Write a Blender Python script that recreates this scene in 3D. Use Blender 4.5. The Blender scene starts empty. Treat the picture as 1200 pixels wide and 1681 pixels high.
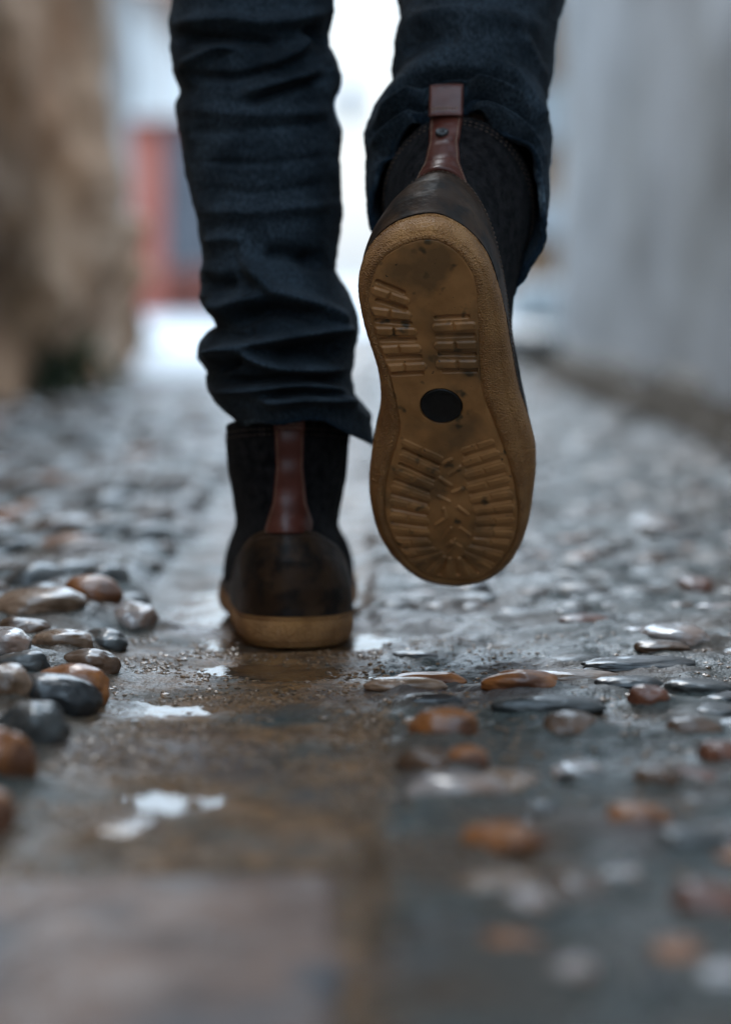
import bpy, math, random
import numpy as np
from mathutils import Vector
random.seed(7); RNG = np.random.default_rng(7)
S = bpy.context.scene
COL = S.collection
R_ = math.radians

# ------------------------------------------------------------------ camera, sky, sun, exposure
FPX = 3969.0; YH = 450.0; CAMH = 0.257          # focal length in photo pixels, horizon row, lens height (m)
cd = bpy.data.cameras.new('camera'); cam = bpy.data.objects.new('camera', cd); COL.objects.link(cam)
S.camera = cam
cam.location = (0, 0, CAMH); cam.rotation_euler = (R_(90), 0, 0)
cd.sensor_fit = 'VERTICAL'; cd.sensor_height = 36.0; cd.sensor_width = 25.7
cd.lens = 85.0; cd.shift_y = -(840.5 - YH) / 1681.0
cd.clip_start = 0.05; cd.clip_end = 600
cd.dof.use_dof = True; cd.dof.focus_distance = 1.53; cd.dof.aperture_fstop = 2.9; cd.dof.aperture_blades = 0

SKY_BACK, SKY_K = .5, 1.35
SUN_EL, SUN_ROT = 42, -15
w = bpy.data.worlds.new("World"); S.world = w; w.use_nodes = True
nt = w.node_tree; nt.nodes.clear()
wo = nt.nodes.new('ShaderNodeOutputWorld')
sky = nt.nodes.new('ShaderNodeTexSky'); sky.sky_type = 'NISHITA'; sky.sun_disc = False
sky.sun_elevation = R_(SUN_EL); sky.sun_rotation = R_(SUN_ROT); sky.air_density = 1.0; sky.dust_density = 3.0
b1 = nt.nodes.new('ShaderNodeBackground'); b1.inputs['Strength'].default_value = 0.05
nt.links.new(sky.outputs[0], b1.inputs['Color'])
# overcast layer: bright towards the veiled sun up the lane, duller behind the lens
b2 = nt.nodes.new('ShaderNodeBackground'); b2.inputs['Color'].default_value = (0.60, 0.80, 1.0, 1)
tcw = nt.nodes.new('ShaderNodeTexCoord'); dp = nt.nodes.new('ShaderNodeVectorMath'); dp.operation = 'DOT_PRODUCT'
nrm = nt.nodes.new('ShaderNodeVectorMath'); nrm.operation = 'NORMALIZE'; nt.links.new(tcw.outputs['Generated'], nrm.inputs[0])
nt.links.new(nrm.outputs[0], dp.inputs[0]); _q = Vector((-.08, 1, .1)).normalized(); dp.inputs[1].default_value = _q
mrw = nt.nodes.new('ShaderNodeMapRange'); mrw.interpolation_type = 'SMOOTHSTEP'; mrw.inputs['From Min'].default_value = -.7; mrw.inputs['From Max'].default_value = .45
mrw.inputs['To Min'].default_value = SKY_BACK; mrw.inputs['To Max'].default_value = 1.0
nt.links.new(dp.outputs['Value'], mrw.inputs[0])
sxw = nt.nodes.new('ShaderNodeSeparateXYZ'); nt.links.new(nrm.outputs[0], sxw.inputs[0])
crw = nt.nodes.new('ShaderNodeValToRGB'); E_ = crw.color_ramp.elements     # luminance of the overcast by elevation (x 1/3)
E_[0].position = 0; E_[0].color = (.48/3,)*3 + (1,); E_[1].position = 1; E_[1].color = (2.3/3,)*3 + (1,)
for p_, v_ in ((.10, .56), (.17, 1.15), (.4, 2.35)):
    e_ = E_.new(p_); e_.color = (v_/3,)*3 + (1,)
nt.links.new(sxw.outputs[2], crw.inputs[0])
m1 = nt.nodes.new('ShaderNodeMath'); m1.operation = 'MULTIPLY'; nt.links.new(crw.outputs[0], m1.inputs[0]); nt.links.new(mrw.outputs[0], m1.inputs[1])
m2 = nt.nodes.new('ShaderNodeMath'); m2.operation = 'MULTIPLY'; m2.inputs[1].default_value = 3 * SKY_K; nt.links.new(m1.outputs[0], m2.inputs[0]); nt.links.new(m2.outputs[0], b2.inputs['Strength'])
ad = nt.nodes.new('ShaderNodeAddShader')
nt.links.new(b1.outputs[0], ad.inputs[0]); nt.links.new(b2.outputs[0], ad.inputs[1]); nt.links.new(ad.outputs[0], wo.inputs['Surface'])
sl = bpy.data.lights.new('sun', 'SUN'); sl.energy = 0.8; sl.angle = R_(22); sl.color = (1.0, 0.97, 0.93)
so = bpy.data.objects.new('sun', sl); COL.objects.link(so)
_az = R_(SUN_ROT)
_d = Vector((math.sin(_az) * math.cos(R_(SUN_EL)), math.cos(_az) * math.cos(R_(SUN_EL)), math.sin(R_(SUN_EL))))
so.rotation_euler = _d.to_track_quat('Z', 'Y').to_euler(); so.location = (0, 0, 8)
S.view_settings.view_transform = 'Standard'; S.view_settings.look = 'None'
S.view_settings.exposure = 0.34; S.view_settings.gamma = 1.0; S.view_settings.use_curve_mapping = False

# ------------------------------------------------------------------ helpers
def at(px, py, Y): return np.array([(px - 600) / FPX * Y, Y, CAMH + (YH - py) / FPX * Y])
def ground_at(px, py, z=0.0):
    Y = FPX * (CAMH - z) / (py - YH); return (px - 600) / FPX * Y, Y

def _h(ix, iy, iz):
    n = (ix * 374761393 + iy * 668265263 + iz * 2147483647 + 1013904223).astype(np.int64) & 0xffffffff
    n = ((n ^ (n >> 13)) * 1274126177) & 0xffffffff
    n = ((n ^ (n >> 16)) * 2246822519) & 0xffffffff
    return ((n ^ (n >> 15)) & 0xffffff) / float(0xffffff) * 2 - 1
def vnoise(x, y, z=0.0):
    x, y, z = np.broadcast_arrays(np.asarray(x, float), np.asarray(y, float), np.asarray(z, float))
    ix = np.floor(x).astype(np.int64); iy = np.floor(y).astype(np.int64); iz = np.floor(z).astype(np.int64)
    fx = x - ix; fy = y - iy; fz = z - iz
    fx = fx*fx*(3-2*fx); fy = fy*fy*(3-2*fy); fz = fz*fz*(3-2*fz)
    def l(a, b, t): return a + (b - a) * t
    c = lambda a, b, d: _h(ix + a, iy + b, iz + d)
    return l(l(l(c(0,0,0), c(1,0,0), fx), l(c(0,1,0), c(1,1,0), fx), fy),
             l(l(c(0,0,1), c(1,0,1), fx), l(c(0,1,1), c(1,1,1), fx), fy), fz)
def fbm(x, y, z=0.0, o=3):
    r = 0; a = 1; t = 0
    for k in range(o):
        r = r + a * vnoise(x * 2**k + 17*k, y * 2**k + 5*k, np.asarray(z) * 2**k); t += a; a *= .5
    return r / t
def sstep(a, b, x):
    t = np.clip((x - a) / (b - a), 0, 1); return t*t*(3 - 2*t)

def np_mesh(name, V, Q, mats, parent=None, mi=None, smooth=True, tris=None):
    V = np.ascontiguousarray(V, dtype=np.float32).reshape(-1, 3)
    me = bpy.data.meshes.new(name)
    faces = [np.asarray(Q, dtype=np.int32).reshape(-1, 4)] if Q is not None and len(Q) else []
    nq = len(faces[0]) if faces else 0
    loops = faces[0].ravel() if faces else np.zeros(0, np.int32)
    starts = np.arange(nq) * 4; tot = np.full(nq, 4)
    if tris is not None and len(tris):
        t = np.asarray(tris, dtype=np.int32).reshape(-1, 3)
        starts = np.concatenate([starts, len(loops) + np.arange(len(t)) * 3]); tot = np.concatenate([tot, np.full(len(t), 3)])
        loops = np.concatenate([loops, t.ravel()])
    me.vertices.add(len(V)); me.vertices.foreach_set('co', V.ravel())
    me.loops.add(len(loops)); me.loops.foreach_set('vertex_index', loops.astype(np.int32))
    me.polygons.add(len(starts)); me.polygons.foreach_set('loop_start', starts.astype(np.int32))
    try: me.polygons.foreach_set('loop_total', tot.astype(np.int32))
    except Exception: pass
    if mi is not None: me.polygons.foreach_set('material_index', np.asarray(mi, dtype=np.int32))
    me.polygons.foreach_set('use_smooth', np.full(len(starts), smooth))
    me.update(calc_edges=True); me.validate()
    for m in (mats if isinstance(mats, (list, tuple)) else [mats]): me.materials.append(m)
    o = bpy.data.objects.new(name, me); COL.objects.link(o)
    if parent: o.parent = parent
    return o
def grid_faces(n, m, wrap=False, off=0, flip=False):
    """n rows of m vertices"""
    i = np.arange(n - 1)[:, None] * m; j = np.arange(m if wrap else m - 1)[None, :]
    j2 = (j + 1) % m
    q = np.stack([i + j, i + j2, i + m + j2, i + m + j], -1).reshape(-1, 4) + off
    return q[:, ::-1] if flip else q
class MB:
    def __init__(s): s.v = []; s.q = []; s.t = []; s.n = 0
    def add(s, V, Q=None, T=None):
        V = np.asarray(V, float).reshape(-1, 3)
        if Q is not None: s.q.append(np.asarray(Q).reshape(-1, 4) + s.n)
        if T is not None: s.t.append(np.asarray(T).reshape(-1, 3) + s.n)
        s.v.append(V); s.n += len(V)
    def box(s, x0, y0, z0, x1, y1, z1, M=None):
        V = np.array([[x, y, z] for z in (z0, z1) for y in (y0, y1) for x in (x0, x1)], float)
        if M is not None: V = V @ M[0].T + M[1]
        s.add(V, [[0,2,3,1],[4,5,7,6],[0,1,5,4],[2,6,7,3],[0,4,6,2],[1,3,7,5]])
    def build(s, name, mat, parent=None, smooth=True):
        return np_mesh(name, np.concatenate(s.v), np.concatenate(s.q) if s.q else None, mat, parent, smooth=smooth,
                       tris=np.concatenate(s.t) if s.t else None)
def tag(o, label=None, cat=None, group=None, kind=None):
    if label: o['label'] = label
    if cat: o['category'] = cat
    if group: o['group'] = group
    if kind: o['kind'] = kind
    return o
def empty(name, loc, label, cat, group=None):
    o = bpy.data.objects.new(name, None); COL.objects.link(o); o.location = loc
    o.empty_display_size = .05
    return tag(o, label, cat, group)
def rot_z(a): c, s = math.cos(a), math.sin(a); return np.array([[c, -s, 0], [s, c, 0], [0, 0, 1.]])
def bevel(o, wdt, seg=2):
    m = o.modifiers.new('bevel', 'BEVEL'); m.width = wdt; m.segments = seg; m.limit_method = 'ANGLE'; return o

# ------------------------------------------------------------------ materials
def mat(name, c1, c2=None, scale=20, rough=.5, rough2=None, bump=0, bscale=None, spec=.5, coat=0, coat_r=.05, sheen=0,
        dist=.001, detail=6, contrast=(.35, .65), c3=None, s3=None, voro=0, stretch=None):
    m = bpy.data.materials.new(name); m.use_nodes = True; t = m.node_tree; N = t.nodes; L = t.links
    p = N['Principled BSDF']
    tc = N.new('ShaderNodeTexCoord'); src = tc.outputs['Object']
    if stretch:
        mp = N.new('ShaderNodeMapping'); mp.inputs['Scale'].default_value = stretch; L.new(src, mp.inputs[0]); src = mp.outputs[0]
    n = N.new('ShaderNodeTexNoise'); n.inputs['Scale'].default_value = scale; n.inputs['Detail'].default_value = detail
    L.new(src, n.inputs['Vector'])
    r = N.new('ShaderNodeValToRGB'); r.color_ramp.elements[0].position = contrast[0]; r.color_ramp.elements[1].position = contrast[1]
    r.color_ramp.elements[0].color = (*c1, 1); r.color_ramp.elements[1].color = (*(c2 or c1), 1)
    L.new(n.outputs[0], r.inputs[0]); colr = r.outputs[0]
    if c3:
        n3 = N.new('ShaderNodeTexNoise'); n3.inputs['Scale'].default_value = s3 or scale * .3; n3.inputs['Detail'].default_value = 3
        L.new(src, n3.inputs['Vector'])
        r3 = N.new('ShaderNodeValToRGB'); r3.color_ramp.elements[0].position = .48; r3.color_ramp.elements[1].position = .62
        L.new(n3.outputs[0], r3.inputs[0])
        mx = N.new('ShaderNodeMix'); mx.data_type = 'RGBA'; mx.inputs[7].default_value = (*c3, 1)
        L.new(r3.outputs[0], mx.inputs[0]); L.new(colr, mx.inputs[6]); colr = mx.outputs[2]
    L.new(colr, p.inputs['Base Color'])
    p.inputs['Roughness'].default_value = rough
    if rough2 is not None:
        nr = N.new('ShaderNodeTexNoise'); nr.inputs['Scale'].default_value = scale * 1.7; nr.inputs['Detail'].default_value = 4
        L.new(src, nr.inputs['Vector'])
        mr = N.new('ShaderNodeMapRange'); mr.inputs['From Min'].default_value = .35; mr.inputs['From Max'].default_value = .65
        mr.inputs['To Min'].default_value = rough; mr.inputs['To Max'].default_value = rough2
        L.new(nr.outputs[0], mr.inputs[0]); L.new(mr.outputs[0], p.inputs['Roughness'])
    p.inputs['Specular IOR Level'].default_value = spec
    p.inputs['Coat Weight'].default_value = coat; p.inputs['Coat Roughness'].default_value = coat_r
    p.inputs['Sheen Weight'].default_value = sheen; p.inputs['Sheen Roughness'].default_value = .5
    if bump:
        if voro:
            nb = N.new('ShaderNodeTexVoronoi'); nb.inputs['Scale'].default_value = bscale or scale; ho = nb.outputs['Distance']
        else:
            nb = N.new('ShaderNodeTexNoise'); nb.inputs['Scale'].default_value = bscale or scale; nb.inputs['Detail'].default_value = 6; ho = nb.outputs[0]
        L.new(src, nb.inputs['Vector'])
        bp = N.new('ShaderNodeBump'); bp.inputs['Strength'].default_value = bump; bp.inputs['Distance'].default_value = dist
        L.new(ho, bp.inputs['Height']); L.new(bp.outputs[0], p.inputs['Normal'])
    return m

M_tread = mat('gum_rubber_tread', (.38, .175, .058), (.54, .26, .095), 55, .34, .5, .35, 900, dist=.0004, c3=(.24, .125, .05), s3=30)
def specks(m, sc, lo, hi, colr):
    t = m.node_tree; N = t.nodes; L = t.links; p = N['Principled BSDF']; src = p.inputs['Base Color'].links[0].from_socket
    tc = N.new('ShaderNodeTexCoord'); n = N.new('ShaderNodeTexNoise'); n.inputs['Scale'].default_value = sc; n.inputs['Detail'].default_value = 2
    L.new(tc.outputs['Object'], n.inputs['Vector']); r = N.new('ShaderNodeValToRGB'); r.color_ramp.elements[0].position = lo; r.color_ramp.elements[1].position = hi
    L.new(n.outputs[0], r.inputs[0]); x = N.new('ShaderNodeMix'); x.data_type = 'RGBA'; L.new(r.outputs[0], x.inputs[0]); L.new(src, x.inputs[6]); x.inputs[7].default_value = (*colr, 1)
    L.new(x.outputs[2], p.inputs['Base Color'])
specks(M_tread, 330, .725, .75, (.02, .016, .012)); specks(M_tread, 90, .62, .72, (.09, .058, .028))
M_side = mat('gum_rubber_crepe', (.33, .145, .043), (.50, .24, .08), 60, .38, .5, 1.0, 900, dist=.0013, voro=1)
M_leather = mat('dark_brown_leather', (.030, .0145, .007), (.058, .030, .015), 34, .42, .62, .7, 210, dist=.0009, c3=(.012, .008, .006), s3=60, spec=.22, coat=.12, coat_r=.3)
M_tab = mat('red_brown_leather', (.085, .022, .014), (.13, .036, .024), 60, .3, .42, .3, 600, dist=.0004)
M_wool = mat('charcoal_wool', (.0025, .0024, .003), (.019, .017, .018), 160, .95, None, 1.0, 700, dist=.0012, sheen=.04, spec=.08)
M_thread = mat('tan_thread', (.34, .22, .15), (.45, .3, .2), 400, .8)
M_thread2 = mat('dark_thread', (.10, .065, .045), (.17, .11, .08), 400, .8)
M_disc = mat('black_rubber_disc', (.006, .006, .006), (.012, .012, .012), 300, .35, .5)
M_rivet = mat('black_rivet', (.012, .013, .014), (.02, .02, .022), 200, .3)
M_skin = mat('skin', (.45, .28, .2), (.5, .31, .22), 30, .5)
M_jacket = mat('dark_jacket', (.02, .022, .025), (.03, .03, .035), 60, .8)

def denim(name, c1, c2):
    m = mat(name, c1, c2, 28, .9, None, 0, sheen=.03, spec=.12, detail=8)
    t = m.node_tree; N = t.nodes; L = t.links; p = N['Principled BSDF']
    tc = N.new('ShaderNodeTexCoord'); mp = N.new('ShaderNodeMapping'); mp.inputs['Rotation'].default_value = (0, R_(35), 0)
    L.new(tc.outputs['Object'], mp.inputs[0])
    wv = N.new('ShaderNodeTexWave'); wv.inputs['Scale'].default_value = 320; wv.inputs['Distortion'].default_value = 1.5
    wv.inputs['Detail'].default_value = 2; L.new(mp.outputs[0], wv.inputs['Vector'])
    nz = N.new('ShaderNodeTexNoise'); nz.inputs['Scale'].default_value = 900; nz.inputs['Detail'].default_value = 3
    L.new(tc.outputs['Object'], nz.inputs['Vector'])
    a = N.new('ShaderNodeMath'); a.operation = 'ADD'; L.new(wv.outputs['Fac'], a.inputs[0]); L.new(nz.outputs[0], a.inputs[1])
    bp = N.new('ShaderNodeBump'); bp.inputs['Strength'].default_value = .5; bp.inputs['Distance'].default_value = .0004
    L.new(a.outputs[0], bp.inputs['Height']); L.new(bp.outputs[0], p.inputs['Normal'])
    src = p.inputs['Base Color'].links[0].from_socket; n2 = N.new('ShaderNodeTexNoise'); n2.inputs['Scale'].default_value = 620; n2.inputs['Detail'].default_value = 3
    mp2 = N.new('ShaderNodeMapping'); mp2.inputs['Scale'].default_value = (1, 1, .45); L.new(tc.outputs['Object'], mp2.inputs[0]); L.new(mp2.outputs[0], n2.inputs['Vector'])
    mr = N.new('ShaderNodeMapRange'); mr.inputs['From Min'].default_value = .35; mr.inputs['From Max'].default_value = .65; mr.inputs['To Min'].default_value = .55; mr.inputs['To Max'].default_value = 1.5
    L.new(n2.outputs[0], mr.inputs[0]); vm = N.new('ShaderNodeVectorMath'); vm.operation = 'SCALE'; L.new(src, vm.inputs[0]); L.new(mr.outputs[0], vm.inputs['Scale']); L.new(vm.outputs[0], p.inputs['Base Color'])
    return m
M_denim = denim('dark_indigo_denim', (.0115, .018, .0245), (.036, .051, .066))
M_hem = denim('worn_denim_edge', (.012, .022, .034), (.09, .125, .155))
M_hem.node_tree.nodes['Color Ramp'].color_ramp.elements[0].position = .56; M_hem.node_tree.nodes['Color Ramp'].color_ramp.elements[1].position = .66

# ------------------------------------------------------------------ ground
PUD = [(285, 1174, .068, .050), (268, 1315, .060, .036), (345, 1000, .028, .12), (632, 1056, .026, .06), (460, 1062, .045, .04), (470, 1104, .050, .04),
       (335, 1215, .03, .012), (860, 1062, .02, .03)]          # photo px of a puddle centre, half sizes in metres
PUDW = [(*ground_at(a, b, -.002), c, d) for a, b, c, d in PUD]
def ground_h(x, y):
    near = 1 - sstep(4, 9, y)
    wob = .006 * vnoise(y * 9, 3.3)
    left = sstep(-.165 + wob, -.205 + wob, x); right = sstep(-.004 + wob, .012 + wob, x)
    g = np.zeros(np.broadcast(x, y).shape)
    g = g + .011 * left + .003 * right
    g = g + (.0016 + .003 * left + .0042 * right) * fbm(x * 22, y * 22, 0, 3)
    g = g + (.0009 + .0008 * right) * fbm(x * 95, y * 95, 4, 3)
    g = g + .0007 * np.maximum(0, fbm(x * 260, y * 260, 9, 2)) * 1.6
    g = g + .0045 * fbm(x * 3.1, y * 3.1, 7, 2) * (left + right)
    # a low ridge of dried grit on the runner, towards the lens from the planted boot
    rg = np.exp(-((y - 1.33 - .5 * (x + .09)) / .13) ** 2) * sstep(-.19, -.12, x) * sstep(.05, -.02, x)
    g = g + .0035 * rg + .0014 * rg * fbm(x * 150, y * 150, 2, 2)
    for (cx, cy, rx, ry) in PUDW:
        k_ = np.exp(-(((x - cx) / rx) ** 2 + ((y - cy) / ry) ** 2))
        g = g - .0043 * k_ + .0016 * k_ * fbm(x * 70, y * 28, 13, 3)
    return g * near + (-.0) * (1 - near)
dx = [0.0]
while dx[-1] < .34: dx.append(dx[-1] + .0026)
while dx[-1] < 1.2: dx.append(dx[-1] + .0045 + (dx[-1] - .34) * .02)
while dx[-1] < 150: dx.append(dx[-1] * 1.12)
xs = np.array(sorted([-v for v in dx[1:]] + dx))
ys = [-120., -60, -30, -15, -8, -4, -2, -1, -.5, 0, .3, .45]; 
while ys[-1] < 1.15: ys.append(ys[-1] + .005)
while ys[-1] < 1.72: ys.append(ys[-1] + .0024)
while ys[-1] < 300: ys.append(ys[-1] + .0026 + max(0, ys[-1] - 1.7) * .012 + max(0, ys[-1] - 8) * .06)
ys = np.array(ys)
GX, GY = np.meshgrid(xs, ys)
GZ = ground_h(GX, GY)

def ground_mat():
    m = bpy.data.materials.new('wet_mortar'); m.use_nodes = True; t = m.node_tree; N = t.nodes; L = t.links; p = N['Principled BSDF']
    tc = N.new('ShaderNodeTexCoord'); P = tc.outputs['Object']
    sx = N.new('ShaderNodeSeparateXYZ'); L.new(P, sx.inputs[0])
    def noise(s, d=6, ins=P):
        n = N.new('ShaderNodeTexNoise'); n.inputs['Scale'].default_value = s; n.inputs['Detail'].default_value = d; L.new(ins, n.inputs['Vector']); return n.outputs[0]
    def ramp(i, a, b, ca=(0,0,0), cb=(1,1,1)):
        r = N.new('ShaderNodeValToRGB'); r.color_ramp.elements[0].position = a; r.color_ramp.elements[1].position = b
        r.color_ramp.elements[0].color = (*ca, 1); r.color_ramp.elements[1].color = (*cb, 1); L.new(i, r.inputs[0]); return r.outputs[0]
    def mix(f, a, b):
        x = N.new('ShaderNodeMix'); x.data_type = 'RGBA'
        if hasattr(f, 'type'): L.new(f, x.inputs[0])
        else: x.inputs[0].default_value = f
        for k, v in ((6, a), (7, b)):
            if hasattr(v, 'type'): L.new(v, x.inputs[k])
            else: x.inputs[k].default_value = (*v, 1)
        return x.outputs[2]
    grey = ramp(noise(11), .35, .65, (.028, .040, .037), (.066, .080, .077))
    brown = ramp(noise(60), .35, .68, (.08, .040, .016), (.28, .14, .055))
    # the runner carries brown silt: band in x
    a = N.new('ShaderNodeMapRange'); a.interpolation_type = 'SMOOTHSTEP'; a.inputs['From Min'].default_value = -.19; a.inputs['From Max'].default_value = -.10; L.new(sx.outputs[0], a.inputs[0])
    b = N.new('ShaderNodeMapRange'); b.interpolation_type = 'SMOOTHSTEP'; b.inputs['From Min'].default_value = .02; b.inputs['From Max'].default_value = -.01; L.new(sx.outputs[0], b.inputs[0])
    c = N.new('ShaderNodeMath'); c.operation = 'MULTIPLY'; L.new(a.outputs[0], c.inputs[0]); L.new(b.outputs[0], c.inputs[1])
    e = N.new('ShaderNodeMath'); e.operation = 'MULTIPLY'; L.new(c.outputs[0], e.inputs[0]); L.new(ramp(noise(14, 3), .3, .55), e.inputs[1])
    grey = mix(ramp(noise(7.5, 4), .45, .62), grey, (.070, .044, .026))
    col = mix(e.outputs[0], grey, brown)
    speck = ramp(noise(420, 3), .58, .72)
    col = mix(speck, col, (.16, .14, .11))
    dk = ramp(noise(300, 3), .30, .42, (1,1,1), (0,0,0))
    col = mix(dk, col, (.018, .018, .016))
    pinky = ramp(noise(5.3, 3), .55, .7)
    col = mix(pinky, col, (.10, .078, .072))
    L.new(col, p.inputs['Base Color'])
    rr = N.new('ShaderNodeMapRange'); rr.inputs['From Min'].default_value = .38; rr.inputs['From Max'].default_value = .62
    rr.inputs['To Min'].default_value = .16; rr.inputs['To Max'].default_value = .50; L.new(noise(18, 5), rr.inputs[0])
    y1 = N.new('ShaderNodeMapRange'); y1.interpolation_type = 'SMOOTHSTEP'; y1.inputs['From Min'].default_value = 1.56; y1.inputs['From Max'].default_value = 1.40; L.new(sx.outputs[1], y1.inputs[0])
    y2 = N.new('ShaderNodeMath'); y2.operation = 'MULTIPLY'; L.new(y1.outputs[0], y2.inputs[0]); L.new(c.outputs[0], y2.inputs[1])
    y3 = N.new('ShaderNodeMath'); y3.operation = 'MULTIPLY_ADD'; y3.inputs[1].default_value = .20; L.new(y2.outputs[0], y3.inputs[0]); L.new(rr.outputs[0], y3.inputs[2])
    L.new(y3.outputs[0], p.inputs['Roughness'])
    p.inputs['IOR'].default_value = 1.34
    bp = N.new('ShaderNodeBump'); bp.inputs['Strength'].default_value = .8; bp.inputs['Distance'].default_value = .0016
    L.new(noise(380, 4), bp.inputs['Height'])
    L.new(bp.outputs[0], p.inputs['Normal'])
    return m
M_ground = ground_mat()
# water
def water_mat():
    m = bpy.data.materials.new('puddle_water'); m.use_nodes = True; t = m.node_tree; N = t.nodes; p = N['Principled BSDF']
    p.inputs['Base Color'].default_value = (.9, .93, .95, 1); p.inputs['Roughness'].default_value = .03
    p.inputs['Transmission Weight'].default_value = 1; p.inputs['IOR'].default_value = 1.33
    n = N.new('ShaderNodeTexNoise'); n.inputs['Scale'].default_value = 38; n.inputs['Detail'].default_value = 4
    tc = N.new('ShaderNodeTexCoord'); t.links.new(tc.outputs['Object'], n.inputs['Vector'])
    bp = N.new('ShaderNodeBump'); bp.inputs['Strength'].default_value = .6; bp.inputs['Distance'].default_value = .0012
    t.links.new(n.outputs[0], bp.inputs['Height']); t.links.new(bp.outputs[0], p.inputs['Normal'])
    return m
M_water = water_mat()
for ip, (cx, cy, rx, ry) in enumerate(PUDW):
    n = 48; zw = -.0016 - .00025 * (ip % 4); th = np.linspace(0, 2*np.pi, n, endpoint=False)
    V = [[cx, cy, zw]] + [[cx + 1.6*rx*math.cos(a), cy + 1.6*ry*math.sin(a), zw] for a in th]
    T = [[0, 1 + i, 1 + (i+1) % n] for i in range(n)]
    tag(np_mesh('puddle', V, None, M_water, tris=T), kind='structure')

# ------------------------------------------------------------------ cobbles
CC = {  # colour name -> (material, words)
 'black':  mat('cobble_black', (.008, .009, .010), (.024, .026, .027), 60, .3, .5, .25, 300, coat=.5, coat_r=.04, spec=.3),
 'orange': mat('cobble_orange', (.22, .065, .012), (.42, .16, .048), 45, .35, .55, .35, 260, coat=.45, coat_r=.05, spec=.3, c3=(.12, .045, .02), s3=25),
 'brown':  mat('cobble_brown', (.06, .032, .018), (.13, .07, .04), 45, .35, .55, .35, 260, coat=.45, coat_r=.05, spec=.3),
 'tan':    mat('cobble_tan', (.22, .13, .08), (.36, .23, .15), 45, .2, .4, .35, 260, coat=.4, c3=(.14, .08, .045), s3=30),
 'grey':   mat('cobble_grey', (.028, .032, .032), (.072, .072, .068), 50, .35, .55, .35, 260, coat=.45, coat_r=.05, spec=.3),
 'pale':   mat('cobble_pale', (.30, .25, .23), (.46, .42, .40), 40, .15, .4, .3, 260, coat=.5, c3=(.30, .19, .14), s3=30),
 'rust':   mat('cobble_rust', (.09, .028, .015), (.19, .068, .035), 45, .35, .55, .35, 260, coat=.45, coat_r=.05, spec=.3),
}
def ico(sub):
    import bmesh
    bm = bmesh.new(); bmesh.ops.create_icosphere(bm, subdivisions=sub, radius=1)
    V = np.array([v.co[:] for v in bm.verts]); T = np.array([[v.index for v in f.verts] for f in bm.faces]); bm.free(); return V, T
ICO = {k: ico(k) for k in (1, 2, 3, 4, 5)}
def pebble_mesh(seed, sub, sx, sy, sz, boxy=.75):
    V, T = ICO[sub]; V = V.copy()
    V = np.sign(V) * np.abs(V) ** boxy; V /= np.max(np.abs(V), axis=0)
    r = 1 + .22 * fbm(V[:, 0]*1.1 + seed*7.1, V[:, 1]*1.1, V[:, 2]*1.1, 2) + .035 * fbm(V[:, 0]*4 + seed, V[:, 1]*5, V[:, 2]*5, 2)
    V = V * r[:, None]
    if seed % 3 == 0: V[:, 0] += .18 * V[:, 1] ** 2
    return V * np.array([sx, sy, sz]), T
placed = []; mounds = []
def gz(x, y): return float(ground_h(np.array(x), np.array(y)))
def cobble(x, y, sx, sy, sz, ang, colour, label, group=None, seed=None, sub=4, lift=0.3, tilt=0, boxy=.8, base=None):
    seed = seed if seed is not None else len(placed)
    V, T = pebble_mesh(seed, sub, sx, sy, sz, boxy)
    o = np_mesh('cobblestone', V, None, CC[colour], tris=T)
    o.location = (x, y, (gz(x, y) if base is None else base) + sz * lift); o.rotation_euler = (0, tilt, ang)
    tag(o, label, 'cobblestone', group); placed.append((x, y, max(sx, sy)))
    top = sz * (1 + lift)
    mounds.append((x, y, (sx + sy) / 2, top * (.42 if y > 1.2 else .5) * (.75 if sz > .012 and y < 1.65 else 1))); return o
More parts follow.
